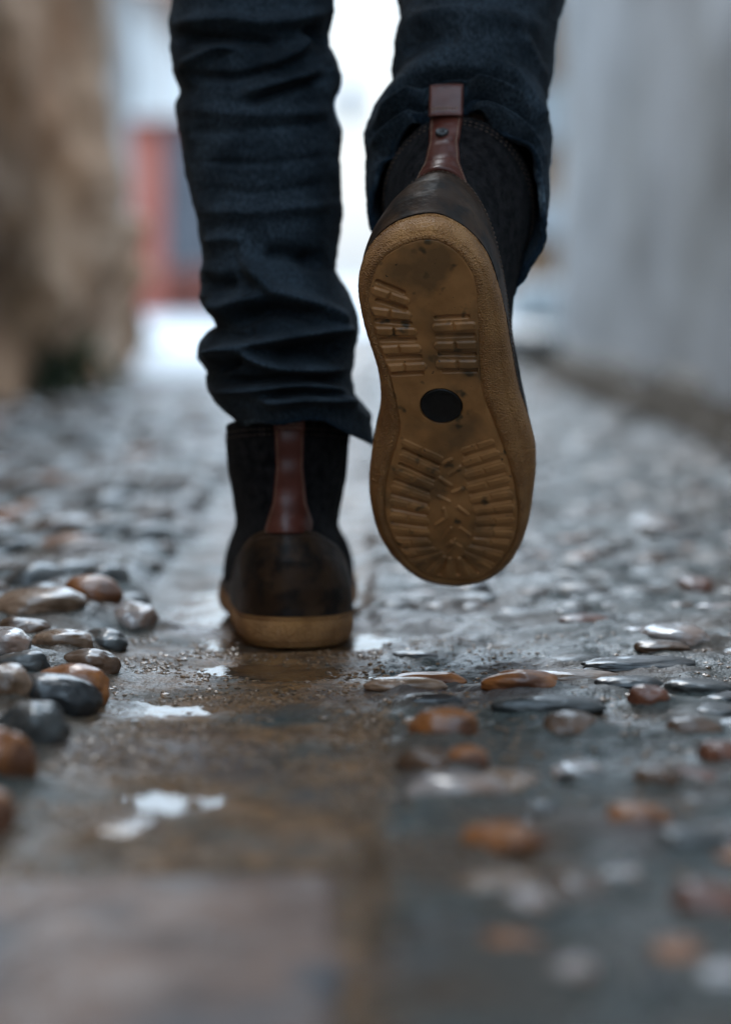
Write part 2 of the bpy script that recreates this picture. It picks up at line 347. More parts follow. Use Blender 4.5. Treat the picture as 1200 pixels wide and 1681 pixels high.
# (px, py centre, width px, half depth m, half height m, angle deg, colour, lift, label)
NEAR = [
 (85, 1144, 150, .020, .0150, -12, 'black', .38, 'large wet black cobble with a white glint, in front of the orange-brown one'),
 (117, 1126, 124, .019, .0150, -18, 'orange', .38, 'wet orange-brown cobble just behind the large black one at the path edge'),
 (52, 1196, 112, .017, .0160, -15, 'grey', .38, 'rounded grey-brown cobble at the path edge, in front of the large black cobble'),
 (-2, 1254, 124, .017, .019, 35, 'orange', .38, 'reddish-orange cobble at the left frame edge, below the rounded grey-brown one'),
 (2, 1152, 92, .013, .013, 0, 'tan', .75, 'small tan cobble left of the large black one, cut by the frame edge'),
 (-22, 1330, 92, .018, .015, 20, 'orange', .5, 'dark orange cobble at the left frame edge, nearest to the camera of its row'),
 (143, 1084, 96, .018, .011, -10, 'brown', .4, 'flat brown cobble behind the orange-brown one at the path edge'),
 (12, 1078, 88, .020, .011, 10, 'pale', .45, 'pale cobble with bright wet glints at the left frame edge'),
 (70, 1008, 150, .030, .013, 22, 'tan', .45, 'long tan and orange cobble lying slantwise in the left bed'),
 (150, 988, 90, .022, .012, 30, 'orange', .35, 'orange cobble touching the upper end of the long slanting tan one'),
 (222, 1003, 78, .030, .013, 10, 'pale', .4, 'shiny pale brown-rimmed cobble alone at the path edge, left of the planted boot'),
 (38, 1108, 90, .016, .011, -20, 'grey', .3, 'grey cobble behind the large black one, left of the orange-brown one'),
 (100, 1056, 96, .018, .010, 15, 'tan', .2, 'tan cobble between the long slanting one and the flat brown one'),
 (40, 1044, 84, .018, .010, 20, 'brown', .2, 'brown cobble in front of the long slanting tan one at the frame edge'),
 (170, 1042, 70, .018, .009, 20, 'grey', .1, 'grey cobble in front of the shiny pale one at the path edge'),
 (702, 1109, 124, .014, .0052, 0, 'orange', .2, 'flat orange cobble with a white wet rim, nearest below the toe of the raised boot'),
 (668, 1131, 128, .011, .0052, 0, 'tan', .3, 'flat tan cobble in front of the orange one with the white rim'),
 (706, 1152, 100, .011, .0048, 2, 'black', .3, 'small flat black cobble right of the path edge, among tan ones'),
 (712, 1187, 120, .009, .0050, 0, 'tan', .3, 'thin flat tan cobble between the small black one and the bright orange one'),
 (734, 1218, 118, .015, .0110, 8, 'orange', .3, 'bright orange rounded cobble with a glossy top, right of the path edge'),
 (700, 1268, 96, .012, .0070, -20, 'brown', .2, 'low brown cobble in front of the bright orange rounded one'),
 (765, 1268, 70, .010, .0075, 10, 'orange', .3, 'small orange cobble between the bright orange one and the pale pinkish one'),
 (752, 1318, 164, .017, .0085, 14, 'pale', .2, 'pale pinkish cobble with wet glints, in the right bed'),
 (828, 1398, 130, .022, .0110, 40, 'orange', .2, 'blurred orange cobble in the right foreground, leaning to the upper right'),
 (815, 1478, 150, .016, .0070, 10, 'tan', .2, 'blurred tan cobble in the right foreground in front of the leaning orange one'),
 (866, 1512, 90, .011, .0070, 0, 'pale', .3, 'blurred whitish cobble in the right foreground, in front of the tan one'),
 (855, 1130, 124, .016, .0075, -6, 'orange', .3, 'orange-brown flat cobble in sharp focus, in the middle of the right bed'),
 (900, 1168, 170, .013, .0062, 3, 'grey', .3, 'wide flat grey cobble in front of the sharp orange-brown flat one'),
 (936, 1208, 96, .015, .0085, 0, 'brown', .3, 'round dull brown cobble in front of the wide flat grey one'),
 (1030, 1130, 114, .012, .0055, -4, 'black', .3, 'flat black cobble on the right, behind the small reddish-orange one'),
 (1064, 1164, 70, .012, .0085, 5, 'rust', .4, 'small reddish-orange cobble with a glossy facet, alone in grey mortar on the right'),
 (1148, 1138, 110, .014, .0055, -8, 'grey', .3, 'flat grey cobble near the right frame edge with small wet sparkles'),
 (1048, 1090, 190, .017, .0050, 2, 'black', .3, 'long glossy black cobble with a white glint line, behind the flat black one'),
 (1105, 1052, 104, .028, .0095, 8, 'pale', .4, 'domed pale cobble behind the long glossy black one'),
 (1085, 1068, 90, .014, .0050, 0, 'brown', .3, 'thin brown cobble between the domed pale one and the long glossy black one'),
 (935, 1108, 160, .014, .0042, -3, 'tan', .3, 'very flat tan cobble nearly flush with the mortar, left of the long glossy black one'),
 (1138, 1206, 84, .013, .0070, 15, 'brown', .3, 'brown cobble by the right frame edge, in front of the sparkling grey one'),
 (1180, 1252, 76, .012, .0080, 0, 'rust', .3, 'dark rusty cobble at the right frame edge, halfway down the right bed'),
 (1050, 1358, 118, .015, .0090, 0, 'orange', .2, 'blurred orange cobble in the foreground at right, wider than tall'),
 (1075, 1300, 80, .013, .0070, -10, 'brown', .3, 'blurred brown cobble just behind the wide blurred orange one'),
 (965, 1290, 100, .012, .0060, 10, 'grey', .2, 'blurred grey cobble in the right bed, left of the wide blurred orange one'),
 (1162, 1500, 130, .014, .0080, 0, 'rust', .2, 'blurred rust-coloured cobble at the right frame edge, nearest the bottom corner'),
 (1130, 1408, 120, .016, .0065, 20, 'grey', .2, 'blurred blue-grey cobble in front of the wide blurred orange one'),
 (940, 1600, 80, .010, .0050, 0, 'pale', .2, 'small blurred pale cobble near the bottom edge, right of the slab'),
 (1078, 1630, 60, .009, .0050, 0, 'grey', .3, 'small blurred grey cobble near the bottom edge, nearest the camera on the right'),
 (188, 1360, 110, .010, .0035, -4, 'tan', .1, 'flat tan pebble lying in the path in front of the nearest puddle'),
 (215, 1318, 130, .014, .0030, 0, 'brown', .1, 'flat brown pebble half under water at the left end of the nearest puddle'),
 (1140, 962, 60, .026, .008, 0, 'rust', .4, 'red-brown cobble far right, a little above the domed pale one'),
 (1072, 872, 78, .045, .010, 0, 'pale', .4, 'blurred white cobble standing out far up the right bed'),
]
for i, (px, py, wpx, sy, sz, ang, c, lift, lab) in enumerate(NEAR):
    x, y = ground_at(px, py, .012 if px < 230 and py < 1345 else .004)
    cobble(x, y, wpx / 2 / FPX * y * (1.0), sy, sz, R_(ang), c, lab, seed=i + 3, sub=5 if 1000 < py < 1260 else 4, lift=lift, boxy=.82)
# the rest of both beds
WORDS = {'black': 'wet black', 'orange': 'wet orange', 'brown': 'wet brown', 'tan': 'wet tan', 'grey': 'wet grey', 'pale': 'wet pale', 'rust': 'wet rust-red'}
names_l = ['grey', 'brown', 'brown', 'grey', 'brown', 'grey', 'grey', 'tan', 'orange', 'brown', 'grey', 'brown']
names = ['grey', 'brown', 'grey', 'grey', 'black', 'grey', 'grey', 'brown', 'orange', 'tan', 'grey', 'pale', 'grey', 'brown', 'black', 'rust']
def zone(x, y, side):
    if y < 1.0: d = 'blurred at the picture bottom'
    elif y < 1.2: d = 'in the blurred foreground'
    elif y < 1.42: d = 'just before the focus'
    elif y < 1.62: d = 'at the focus'
    elif y < 1.85: d = 'beside the planted boot'
    elif y < 2.2: d = 'just beyond the boots'
    elif y < 2.7: d = 'well beyond the boots'
    elif y < 3.5: d = 'far up the lane'
    else: d = 'farthest up the lane'
    q = abs(x) / (.151 * y)
    e = 'by the path' if q < .42 else ('in the middle' if q < .75 else 'by the frame edge')
    return f'{side} bed {e}, {d}'
AUTO = {}
SIZE = lambda q: 'small' if q < .015 else ('medium' if q < .023 else 'large')
tries = 0; cnt = 0
while cnt < 254 and tries < 60000:
    tries += 1
    y = 0.84 + RNG.random() ** 1.35 * 3.6
    side = 'left' if RNG.random() < .55 else 'right'
    lim = .165 * y + .03
    if side == 'left':
        if lim < .2: continue
        x = -(.205 + RNG.random() * (lim - .2))
    else: x = .03 + RNG.random() * (lim - .03)
    far = y > 1.75
    if side == 'left' and (y < 1.56 or (y < 1.9 and x > -.15 * y + .02 and RNG.random() < .5)): continue
    if side == 'right' and 1.15 < y < 1.62 and RNG.random() < .7: continue
    s = (.014 + .012 * RNG.random()) * (1.35 if side == 'left' else (.85 if y > 1.6 else .8))
    if any((x - a)**2 + (y - b)**2 < ((s + r) * .80) ** 2 for a, b, r in placed): continue
    nm = names_l if side == 'left' else names; c = nm[int(RNG.random() * len(nm))]
    if side == 'left': ang = R_(58 + RNG.normal() * 14); sx, sy, sz = s * 1.25, s * .8, s * (.5 + .2 * RNG.random())
    else: ang = RNG.random() * 3.14; sx, sy, sz = s * 1.1, s * .8, s * (.2 + .14 * RNG.random())
    o = cobble(x, y, sx, sy, sz, ang, c, None, f'cobbles filling the {side} bed', sub=3 if far else 4, lift=-.2 if side == 'left' else -.3)
    AUTO.setdefault(f'{SIZE(s)} {WORDS[c][4:]} cobble, {zone(x, y, side)}', []).append((y, o))
    cnt += 1
NUM = ['', '', 'two', 'three', 'four', 'five', 'six', 'seven', 'eight', 'nine']; ORD = ['nearest', 'second nearest', 'third nearest', 'fourth nearest', 'fifth nearest', 'sixth nearest', 'seventh nearest', 'eighth nearest']
for lab, L_ in AUTO.items():
    L_.sort(key=lambda q: q[0])
    for i, (_, o) in enumerate(L_):
        o['label'] = lab if len(L_) == 1 else lab + ', ' + (ORD[i] if i < len(L_) - 1 else 'farthest')
# beyond what one can count: one sheet of small cobbles
mb = MB(); k = 0; P2 = []
while k < 1500:
    y = 1.8 + RNG.random() ** 1.3 * 8; lim = min(.17 * y + .05, 1.0)
    x = (RNG.random() * 2 - 1) * lim
    if -.17 < x < .01 and y < 3.2: k += 1; continue
    s = .012 + .016 * RNG.random()
    if y < 4.6 and any((x - a)**2 + (y - b)**2 < ((s + r) * .8) ** 2 for a, b, r in placed): k += 1; continue
    V, T = ICO[2]; a = R_(55) if x < 0 else RNG.random() * 3
    V = (V * [s*1.2, s*.85, s*.42]) @ rot_z(a).T + [x, y, gz(x, y) - s*.08]; mb.add(V, T=T); k += 1
    if y < 4.5: mounds.append((x, y, s, s * .18))
M_far = mat('far_cobbles', (.04, .045, .043), (.13, .105, .085), 14, .3, .5, .3, 200, coat=.1, c3=(.14, .08, .05), s3=9)
tag(mb.build('cobbles', M_far), 'small wet cobbles paving the far part of the lane', 'cobbles', kind='stuff')
# mortar banked up round every stone
for (sx_, sy_, r_, hh_) in mounds:
    i0, i1 = np.searchsorted(xs, [sx_ - 3*r_, sx_ + 3*r_]); j0, j1 = np.searchsorted(ys, [sy_ - 3*r_, sy_ + 3*r_])
    if i1 > i0 and j1 > j0:
        X_, Y_ = GX[j0:j1, i0:i1], GY[j0:j1, i0:i1]
        d_ = np.hypot(X_ - sx_, Y_ - sy_) / (r_ * (1.15 + .25 * vnoise(X_*60, Y_*60, 6)))
        GZ[j0:j1, i0:i1] = np.maximum(GZ[j0:j1, i0:i1], GZ[j0:j1, i0:i1] * .6 + (ground_h(X_, Y_) * .4 + hh_ * np.exp(-d_**4 * .55)))
g = np_mesh('ground', np.stack([GX, GY, GZ], -1), grid_faces(len(ys), len(xs)), M_ground)
tag(g, kind='structure')
# grit
mb = MB(); V0, T0 = ICO[1]
for k in range(22000):
    y = .95 + RNG.random() ** 1.2 * .75
    if RNG.random() < .7: x = -.175 + RNG.random() * .19
    else: x = .0 + RNG.random() * .28
    dens = .5 + .9 * float(vnoise(x * 30, y * 30, 3))
    if RNG.random() > dens: continue
    s = .0005 + .0013 * RNG.random() ** 3
    mb.add(V0 * [s * (1 + RNG.random()), s * (1 + RNG.random()), s * .7] @ rot_z(RNG.random() * 6).T + [x, y, gz(x, y) + s * .1], T=T0)
M_grit = mat('wet_grit', (.05, .03, .016), (.30, .17, .085), 400, .25, .5, coat=.3, detail=2)
tag(mb.build('grit', M_grit, smooth=False), 'wet sandy grit lying on the path', 'grit', kind='stuff')

# pinkish paving slab, lower left
M_slab = mat('pinkish_slab', (.12, .078, .062), (.25, .155, .115), 14, .32, .6, .8, 90, dist=.003, c3=(.085, .085, .09), s3=9)
nx, ny = 150, 120
u = np.linspace(0, 1, nx)[None, :]; v = np.linspace(0, 1, ny)[:, None]
X = -.34 + u * .332 + 0*v; Y = .52 + v * (.505) + 0*u; Y = Y - .02 * (1 - u) * v
edge = np.minimum(np.minimum(u*.33, (1-u)*.33), np.minimum(v*.5, (1-v)*.5))
Z = .0055 - .008 * np.exp(-(edge / .003)) + .0012 * fbm(X*30, Y*30, 1, 3) + .0008 * fbm(X*120, Y*120, 1, 2)
X = X + .003 * vnoise(Y * 40, 2) * (u > .9); Y = Y + .003 * vnoise(X*40, 5) * (v > .9)
sl_ = np_mesh('paving_slab', np.stack([X, Y, Z], -1), grid_faces(ny, nx), M_slab)
mo = sl_.modifiers.new('thick', 'SOLIDIFY'); mo.thickness = .04; mo.offset = -1
tag(sl_, 'worn pinkish stone slab blurred in the left foreground of the path', 'paving slab')

# ------------------------------------------------------------------ the boot (built in boot space: x lateral, y to the toe, z up; right foot)
OUT = np.array([(.0009,-.0030),(-.0186,.0018),(-.0331,.0130),(-.0426,.0279),(-.0463,.044),(-.0451,.0673),(-.042,.0863),(-.0388,.1055),(-.0383,.125),(-.0407,.1446),
 (-.0472,.1695),(-.0517,.1949),(-.0526,.2156),(-.0497,.2418),(-.0412,.2658),(-.0239,.2886),(-.0012,.2958),(.0224,.2893),(.0401,.27),(.0519,.2399),(.0579,.2063),(.0604,.1784),
 (.057,.1559),(.0518,.1313),(.0485,.1022),(.0461,.0738),(.0426,.0505),(.037,.0275),(.0274,.0112),(.014,.0004)])
PLT = np.array([(.0012,.0035),(-.0180,.0095),(-.0310,.0227),(-.0385,.0501),(-.0355,.0782),(-.0297,.1045),(-.0257,.141),(-.0276,.1558),(-.0356,.1808),(-.0409,.2063),
 (-.0396,.2322),(-.0313,.2587),(-.0179,.2759),(.0005,.2819),(.0173,.2787),(.0304,.267),(.0433,.2407),(.0468,.2122),(.0431,.1817),(.0349,.1468),(.0284,.1223),(.0275,.103),
 (.0285,.07),(.0290,.0377),(.0247,.0215),(.0150,.0090)])
def closed_curve(P, n, toe):
    m = len(P); t = np.arange(m * 24) / 24.0; i = t.astype(int); f = (t - i)[:, None]
    a, b, c, d = P[(i-1) % m], P[i % m], P[(i+1) % m], P[(i+2) % m]
    D = .5 * ((2*b) + (c-a)*f + (2*a-5*b+4*c-d)*f**2 + (3*b-a-3*c+d)*f**3)
    k = toe * 24
    D = np.vstack([D, D[:1]])
    def rs(Q, n):
        s = np.r_[0, np.cumsum(np.linalg.norm(np.diff(Q, axis=0), axis=1))]; q = np.linspace(0, s[-1], n, endpoint=False)
        return np.stack([np.interp(q, s, Q[:, 0]), np.interp(q, s, Q[:, 1])], 1)
    return np.vstack([rs(D[:k+1], n // 2), rs(D[k:], n // 2)])
NS = 1400
CO = closed_curve(OUT, NS, 16); CP = closed_curve(PLT, NS, 13)
FR = np.array([[.9921117, .0826361, .09426373], [-.12397058, .53524634, .83554931], [.01859222, -.84064418, .5412686]])   # raised boot axes (columns)
FO = np.array([.03652879, 1.5, .28056892])
def inv(px, py):
    d = np.array([(px - 600) / FPX, 1, (YH - py) / FPX]); c = np.array([0, 0, CAMH]); n = FR[:, 2]
    k = ((FO - c) @ n) / (d @ n); return ((c + d * k - FO) @ FR)[:2]
def c1(x, y): return inv(560 + x / 3.3333, 330 + y / 3.3333)
def c2(x, y): return inv(560 + x / 3.3333, 640 + y / 3.3333)
BARS = []   # (p, q, half thickness, height: + raised / - recessed, notch)
hl = [((185,490),(350,545)),((180,600),(360,625)),((195,708),(390,712)),((225,812),(415,805)),((255,912),(445,902))]
hr = [((520,690),(718,680)),((530,790),(725,785)),((540,890),(740,890))]
for p, q in hl + hr: BARS.append((c1(*p), c1(*q), .0030, .0013, 1))
for p, q in [((200,545),(350,590)),((195,655),(375,668)),((220,760),(400,760)),((240,860),(430,852)),((270,948),(440,940)),
             ((520,640),(690,632)),((525,738),(720,733)),((540,838),(730,838)),((560,930),(740,928)),((200,440),(340,500))]:
    BARS.append((c1(*p), c1(*q), .0019, -.0024, 0))
fl = [((345,285),(540,375)),((335,365),(520,450)),((310,450),(490,525)),((285,535),(470,595)),((280,612),(465,655)),((275,692),(462,722)),((285,772),(465,790)),
      ((300,852),(470,848)),((330,925),(500,888)),((390,985),(545,915))]
fr = [((672,330),(820,285)),((680,400),(850,345)),((690,468),(880,415)),((700,540),(905,490)),((720,605),(920,568)),((740,665),(930,640)),((750,725),(930,715)),((740,790),(925,792)),((730,835),(900,862)),((700,880),(860,935)),((680,915),(800,1000))]
tt = [((580,1050),(590,945)),((480,1025),(560,935)),((690,1045),(645,945))]
for A, dep in ((fl, (.0026, .0026, .0022, .0012, .0010, .0008, .0008, .0008, .0008)), (fr, (.0006,) * 10)):
    for k, (p, q) in enumerate(A):
        BARS.append((c2(*p), c2(*q), .0024, .0005, 1))
        if k < len(A) - 1:
            p2, q2 = A[k+1]
            BARS.append((c2((p[0]+p2[0])/2, (p[1]+p2[1])/2), c2((q[0]+q2[0])/2, (q[1]+q2[1])/2), .0017, -dep[k], 0))
for p, q in tt: BARS.append((c2(*p), c2(*q), .0020, .0010, 0))
for p, q in [((535,1040),(572,950)),((635,1045),(618,950)),((740,1030),(670,940))]: BARS.append((c2(*p), c2(*q), .0014, -.0014, 0))
for p, q in [((590,460),(650,420)),((540,480),(600,520)),((610,560),(660,540)),((530,580),(590,610)),((560,650),(570,700)),((640,640),(690,680)),((520,740),(560,710)),
             ((600,760),(560,820)),((620,830),(580,860)),((600,840),(650,870)),((650,760),(700,800)),((590,900),(620,870)),((560,400),(600,380))]:
    BARS.append((c2(*p), c2(*q), .0013, .0009, 0)); 
DISC = inv(724, 667); DR = .0137
def tread_h(P):
    h = np.zeros(len(P))
    for (a, b, ht, amp, notch) in BARS:
        d = b - a; L = np.linalg.norm(d); t = ((P - a) @ d) / L**2; tc = np.clip(t, 0, 1)
        dist = np.linalg.norm(P - (a + tc[:, None] * d), axis=1)
        w_ = sstep(ht, ht * .78, dist) if amp > 0 else sstep(ht, ht * .5, dist)
        if notch: w_ = w_ * (1 - .95 * np.exp(-((t - .48) * L / .0009) ** 2))
        h += 1.3 * amp * w_
    x, y = P[:, 0], P[:, 1]
    h += .00035 * fbm(x*90, y*90, 2, 3)
    dd = np.linalg.norm(P - DISC, axis=1); h -= .0016 * sstep(DR + .0006, DR - .0002, dd)
    h += .0007 * (sstep(.0035, .0045, np.abs(y + .0 - .052)) * 0)
    return h
HEEL = .0012
def bend(P):
    P = P.copy(); y = P[:, 1]
    P[:, 2] += .010 * np.clip((y - .20) / .095, 0, 1.2) ** 2 + HEEL * np.clip((.03 - y) / .035, 0, 1.2) ** 2
    return P
UP_F = ([0,.12,.25,.42,.6,.8,1], [.292,.291,.275,.225,.165,.132,.126], [.022,.040,.052,.064,.086,.112,.136])
UP_B = ([0,.12,.25,.42,.6,.8,1], [-.0005,-.0030,-.003,.003,.008,.006,.003], [.022,.040,.060,.082,.104,.131,.157])
UP_W = ([0,.15,.3,.42,.6,.8,1], [1, 1, .97, .93, .97, 1.0, 1.0])
def upper_pt(si, t, off, half, cx):
    """si: index array into the outline, t: height parameter, off: outward offset"""
    P = CO[si % NS]; eta = np.clip((P[:, 1] + .0030) / .2988, 0, 1)
    yb = np.interp(t, UP_B[0], UP_B[1]); yf = np.interp(t, UP_F[0], UP_F[1])
    zb = np.interp(t, UP_B[0], UP_B[2]); zf = np.interp(t, UP_F[0], UP_F[2])
    y = yb + eta * (yf - yb); z = zb + (zf - zb) * eta ** 1.3
    w0 = np.sign(P[:, 0] - .002) * 2 * np.sqrt(np.clip(eta * (1 - eta), 0, 1))
    hw = np.interp(t, [0, .3, .42, .7, 1], [.043, .0400, .039, .6*.042+.4*half, half])
    xe = np.interp(t, [0, .5, 1], [.004, .004, cx]) + w0 * hw
    f = sstep(.05, .55, t)
    x = P[:, 0] * (.94 * (1 - .06 * t)) * (1 - f) + xe * f
    # outward direction in xy, from the ring's middle line
    q = np.stack([x, y], 1); c = np.stack([np.full_like(x, .003), np.clip(y, yb + .045, np.maximum(yf - .045, yb + .046))], 1)
    n = q - c; n /= np.linalg.norm(n, axis=1)[:, None] + 1e-9
    q = q + n * np.asarray(off).reshape(-1, 1) if np.ndim(off) else q + n * off
    return np.stack([q[:, 0], q[:, 1], z + 0 * x], 1)
def surf(si, t, off, half, cx):   # broadcasting version
    si, t, off = np.broadcast_arrays(si, t, off); sh = si.shape
    si = si.ravel(); t = t.ravel(); off = off.ravel()
    o = np.zeros((len(si), 3))
    i0 = np.floor(si).astype(int); fr_ = (si - i0)[:, None]
    for tv in [0]:
        a = upper_ptv(i0, t, off, half, cx); b = upper_ptv(i0 + 1, t, off, half, cx)
    return (a * (1 - fr_) + b * fr_).reshape(*sh, 3)
def upper_ptv(si, t, off, half, cx):
    return upper_pt(si, t, off, half, cx)
def tparam_for_z_back(z): return np.interp(z, UP_B[2], UP_B[0])
def counter_top(si):
    P = CO[np.round(si).astype(int) % NS]; y = np.maximum(P[:, 1] + .007, 0)
    z = .026 + .050 * np.exp(-(y / .078) ** 2.2) + .006 * np.exp(-(y/.14)**4)
    return tparam_for_z_back(z)
def tube_pts(path, r, n=8):
    path = np.asarray(path, float); m = len(path)
    T = np.gradient(path, axis=0); T /= np.linalg.norm(T, axis=1)[:, None] + 1e-9
    up = np.array([.13, .07, 1.]); A = np.cross(T, up); A /= np.linalg.norm(A, axis=1)[:, None] + 1e-9; B = np.cross(T, A)
    th = np.linspace(0, 2*np.pi, n, endpoint=False)
    V = path[:, None] + r * (np.cos(th)[None, :, None] * A[:, None] + np.sin(th)[None, :, None] * B[:, None])
    return V.reshape(-1, 3), grid_faces(m, n, True)
def stitches(mb, path, ln=.0021, gap=.0011, r=.00042):
    path = np.asarray(path, float); s = np.r_[0, np.cumsum(np.linalg.norm(np.diff(path, axis=0), axis=1))]
    V0, T0 = ICO[1]; d = 0
    while d + ln < s[-1]:
        a = np.array([np.interp(d, s, path[:, k]) for k in range(3)]); b = np.array([np.interp(d + ln, s, path[:, k]) for k in range(3)])
        t = (b - a) / (np.linalg.norm(b - a) + 1e-9); n = np.cross(t, [.3, 1, .2]); n /= np.linalg.norm(n); m = np.cross(t, n)
        mb.add((a + b) / 2 + V0[:, :1] * t * ln * .55 + V0[:, 1:2] * n * r + V0[:, 2:] * m * r, T=T0); d += ln + gap

def make_boot(parent, R, o, mirror, half, cx, label, loop_bend=0.0, scale=1.0):
    mir = np.array([-.94, 1, 1]) if mirror else np.array([1., 1, 1]); fl_ = bool(mirror)
    def W(P): return ((bend(np.asarray(P, float).reshape(-1, 3)) * scale * mir) @ R.T) + o
    def mk(name, P, Q, m, par, **k):
        Q = np.asarray(Q) if Q is not None else None
        if fl_ and Q is not None: Q = Q[:, ::-1]
        return np_mesh(name, W(P), Q, m, par, **k)
    def mkb(name, mb, m, par):
        Q = np.concatenate(mb.q) if mb.q else None; T = np.concatenate(mb.t) if mb.t else None
        return np_mesh(name, W(np.concatenate(mb.v)), Q, m, par, tris=T)
    # shaft (wool upper)
    nt_ = 64; tt_ = np.linspace(0, 1, nt_)[:, None]; si = np.arange(NS)[None, :] * 1.0
    P = surf(si, tt_, 0.0, half, cx)
    dent = fbm(P[..., 0]*40, P[..., 1]*40, P[..., 2]*40, 2) * .0016 * sstep(.3, .6, tt_) + fbm(P[..., 0]*600, P[..., 1]*600, P[..., 2]*600, 2) * .0003
    P2_ = surf(si, tt_, dent, half, cx)
    inner = surf(si, tt_[::-1][:40], -.004 + 0*si, half, cx)
    rim = surf(si, np.array([[1.0]]), -.002 + 0*si, half, cx); rim[..., 2] += .0016
    allP = np.concatenate([P2_, rim, inner], 0)
    boot = mk('boot', allP, grid_faces(allP.shape[0], NS, True), M_wool, parent)
    boot['label'] = label
    # sole: tread, side wall
    rr = np.r_[np.linspace(0, .985, 135), 1.0]
    yq = np.clip(CP[:, 1], .034, .246); Qp = np.stack([np.full(NS, .003) + .0 * yq, yq], 1)
    rings = []
    for r in rr:
        q = Qp + (CP - Qp) * r; h = tread_h(q) * sstep(1.0, .94, r)
        rings.append(np.concatenate([q, (-h)[:, None]], 1))
    npl = len(rings)
    yy = CP[:, 1]
    gd = .0003 + .0019 * sstep(.06, .12, yy)      # dark parting line round the tread plate
    for f, z in ((.015, .6), (.04, 1.0), (.07, .55)):
        q = CP + (CO - CP) * f; rings.append(np.concatenate([q, (gd * z)[:, None]], 1))
    for a in np.linspace(.08, 1, 26):
        f = math.sin(a * math.pi / 2) ** .85; z = .0135 * (1 - math.cos(a * math.pi / 2)) ** 1.0 - .0006 * math.sin(a * math.pi)
        bulge = .0010 * math.exp(-((a - .42) / .10) ** 2)
        q = CP + (CO - CP) * (.07 + .93 * f); rings.append(np.concatenate([q, np.full((NS, 1), z + bulge)], 1))
    cen = np.stack([np.full(NS, .003), np.clip(CO[:, 1], .045, .245)], 1); nd = CO - cen; nd /= np.linalg.norm(nd, axis=1)[:, None]
    for z, ins in ((.0150, .0), (.0165, .0002), (.0180, .0004), (.0190, .0011), (.0198, .0004), (.0212, .0004), (.0228, .0010), (.0236, .0024), (.0238, .0060)):
        rings.append(np.concatenate([CO - nd * ins, np.full((NS, 1), z)], 1))
    P = np.stack(rings, 0)
    # crepe unevenness on the side wall
    sd = P[npl:]; am = .00028 * fbm(sd[..., 0]*700, sd[..., 1]*700, sd[..., 2]*700, 2); sd[..., :2] += nd[None] * am[..., None]
    Q = grid_faces(len(rings), NS, True)
    mi = np.repeat((np.arange(len(rings) - 1) >= npl + 2).astype(int), NS)
    sole = mk('sole', P, Q[:, ::-1], [M_tread, M_side], boot, mi=mi)
    # black disc set in the tread
    n = 64; th = np.linspace(0, 2*np.pi, n, endpoint=False)
    prof = [(0.0, .0002), (.5, .0003), (.86, .0002), (.93, -.0004), (.98, .0004), (1.0, .0014)]
    V = np.array([[DISC[0] + DR*r*math.cos(a), DISC[1] + DR*r*math.sin(a), z] for r, z in prof for a in th])
    V = V.reshape(len(prof), n, 3); V[0, :, :2] = DISC + (V[0, :, :2] - DISC) * .01
    mk('sole_disc', V, grid_faces(len(prof), n, True)[:, ::-1], M_disc, boot)
    # heel counter: leather shell with an edge
    seg = np.linspace(-262, 262, 420) * NS / 840; sidx = np.mod(seg, NS); tb = counter_top(sidx)
    kk = np.r_[np.linspace(0, 1, 46)]
    tg = kk[:, None] * tb[None, :]
    offs = .0021 + 0*tg + .0006 * np.exp(-((kk[:, None] - .0) / .05)**2)
    P = surf(sidx[None, :] + 0*tg, tg, offs + .0003 * fbm(seg[None, :]*.03, kk[:, None]*4, 3, 2), half, cx)
    E = surf(sidx[None, :], tb[None, :], -.001 + 0*tb[None, :], half, cx)
    P = np.concatenate([P, E], 0)
    cnt_ = mk('heel_counter', P, grid_faces(P.shape[0], len(seg)), M_leather, boot)
    mb = MB()
    for dz in (.035,):
        tz = tb - dz; path = surf(sidx[None, :], tz[None, :], .0026 + 0*tz[None, :], half, cx)[0]
        stitches(mb, path)
    # centre seam ridge of the counter, collar seams
    for t0 in (.955, .925):
        s2 = np.mod(np.linspace(-330, 330, 500) * NS / 840, NS); path = surf(s2[None, :], np.full((1, 500), t0), np.full((1, 500), .0010), half, cx)[0]
        stitches(mb, path, .0024, .0016, .00035)
    mkb('stitching', mb, M_thread2, boot)
    # pull tab
    zt = np.linspace(.079, .157, 60); wz = np.interp(zt, [.079, .088, .10, .125, .157], [.0192, .0165, .0124, .0100, .0112])
    uu = np.linspace(-1, 1, 25)
    def back_y(x, z):
        t = tparam_for_z_back(z); hw = np.interp(t, [0, .3, .42, .7, 1], [.043, .04, .039, .6*.042+.4*half, half])
        c_ = np.interp(t, [0, .5, 1], [.004, .004, cx]); yb = np.interp(t, UP_B[0], UP_B[1]); yf = np.interp(t, UP_F[0], UP_F[1])
        return yb + (yf - yb) * .5 * (1 - np.sqrt(np.clip(1 - ((x - c_) / hw) ** 2, 0, 1)))
    tabx = cx * .35
    def strip(off, edge):
        P = np.zeros((len(zt), len(uu), 3))
        for i, z in enumerate(zt):
            x = tabx + uu * (wz[i] + edge); P[i, :, 0] = x; P[i, :, 2] = z
            P[i, :, 1] = back_y(x, z) - off - .0011 * (1 - np.abs(uu) ** 6) - .0018 * math.exp(-((z - .084) / .006) ** 2) * (1 - uu**4) + .0006 * math.sin(z * 300)
        return P
    F_ = strip(.0022, 0); B_ = strip(-.0012, 0)
    V = np.concatenate([F_.reshape(-1, 3), B_.reshape(-1, 3)]); n1 = len(zt); m1 = len(uu); K = n1 * m1
    Q = [grid_faces(n1, m1), grid_faces(n1, m1, off=K, flip=True)]
    i = np.arange(n1 - 1) * m1
